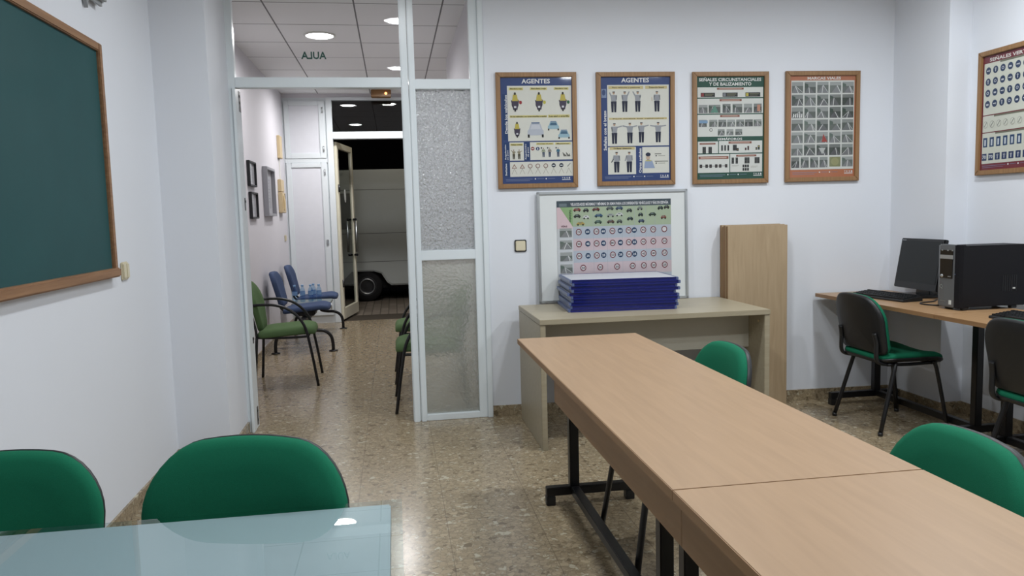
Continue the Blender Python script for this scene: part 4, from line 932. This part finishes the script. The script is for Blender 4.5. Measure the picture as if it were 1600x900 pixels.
# ------------------------------------------------------------------ outside
def pave():
    m = bpy.data.materials.new('concrete_pavers'); m.use_nodes = True; nt = m.node_tree; b = nt.nodes['Principled BSDF']; L = nt.links
    tc = nt.nodes.new('ShaderNodeTexCoord'); br = nt.nodes.new('ShaderNodeTexBrick'); mp = nt.nodes.new('ShaderNodeMapping'); mp.inputs['Rotation'].default_value = (0, 0, PI / 2)
    L.new(tc.outputs['Object'], mp.inputs[0]); L.new(mp.outputs[0], br.inputs[0]); br.inputs['Scale'].default_value = 1; br.inputs['Brick Width'].default_value = .4; br.inputs['Row Height'].default_value = .12; br.inputs['Mortar Size'].default_value = .008
    br.inputs['Color1'].default_value = (*lin((138, 128, 116)), 1); br.inputs['Color2'].default_value = (*lin((120, 110, 98)), 1); br.inputs['Mortar'].default_value = (*lin((92, 84, 74)), 1)
    L.new(br.outputs[0], b.inputs['Base Color']); b.inputs['Roughness'].default_value = .8; return m
struct(B((-6, 10.9, -.12), (7, 22, -.02), pave()).build('ground_pavement'), 'street pavement of small pavers', 'ground')
struct(B((-.80, YE + .081, -.1), (.28, 10.88, -.004), mat('dark_doormat_rubber', (64, 56, 46), .8, var=.2, scale=200)).build('trim_2'), 'dark strip at the street threshold', 'trim')
# white van parked across the street door
t = thing('parked_van', 'white van parked in the dark street outside the open door', 'van', (.35, 12.75, -.02))
M_van = mat('white_car_paint', (200, 206, 204), .3, var=.02, coat=.4); M_dark = mat('dark_underbody', (16, 16, 18), .8); M_tyre = mat('tyre_rubber', (24, 24, 26), .8)
X0, X1, WX = -1.9, 2.75, -.82         # local extents, wheel centre x
def side_profile():
    P = [(X0, .42), (X0, 1.0), (X0 + .12, 1.55), (X0 + .35, 2.05), (X0 + .6, 2.16), (X1 - .25, 2.16), (X1 - .05, 2.0), (X1, 1.2), (X1, .29)]
    for wx in (X1 - .95, WX):
        P += [(wx + .40, .26), (wx + .33, .31), (wx + .24, .46), (wx + .12, .50), (wx - .24, .50), (wx - .36, .38), (wx - .39, .26)]
    return P
bo_ = MB(); bo_.prism(side_profile(), 0, 1.7, M_van, 'xz', bev=.02); bo_.build('body', t)
tr = MB()
for z in (1.83, 1.12, .655): tr.box((X0 + .25, -.002, z), (X1 - .1, .001, z + .007), mat('grey_seam', (110, 112, 110), .6))
tr.box((1.25, -.002, .66), (1.256, .001, 1.83), MC['grey_seam'])
tr.build('panel_seam', t)
MB().box((X0 + .3, .24, .2), (X1 - .2, 1.42, .6), M_dark).build('underbody', t)
for (wx, yy) in ((WX, .04), (X1 - .95, .04), (WX, 1.46), (X1 - .95, 1.46)):
    wh = MB().lathe([(.16, 0), (.235, .0), (.25, .03), (.25, .16), (.235, .19), (.16, .19)], M_tyre, 36, (wx, yy, .25), 'y').build('wheel', t)
    MB().lathe([(0, .03), (.04, .015), (.09, .035), (.125, .02), (.15, .0), (.165, .01)], M_darkmetal, 36, (wx, yy - .0, .25), 'y').build('hubcap', wh)
    MB().lathe([(.108, .012), (.115, -.006), (.128, -.006), (.134, .012)], M_chrome, 36, (wx, yy - .004, .25), 'y').build('trim_ring', wh)
wnd = MB(); wnd.prism([(X0 + .16, 1.2), (X0 + .9, 1.2), (X0 + .9, 1.78), (X0 + .42, 1.78)], -.004, .002, M_gloss, 'xz'); wnd.build('cab_window', t)
MB().box((-.12, -.012, 1.30), (.02, .0, 1.33), M_van, .002).build('side_badge', t)
MB().box((-.08, -.03, 2.10), (.3, .02, 2.125), M_chrome, .004).build('roof_rail', t)
struct(B((-8, 22, -.1), (9, 22.2, 7), mat('far_facade', (60, 58, 56), .9)).build('wall_street'), 'dark facade across the street', 'wall')
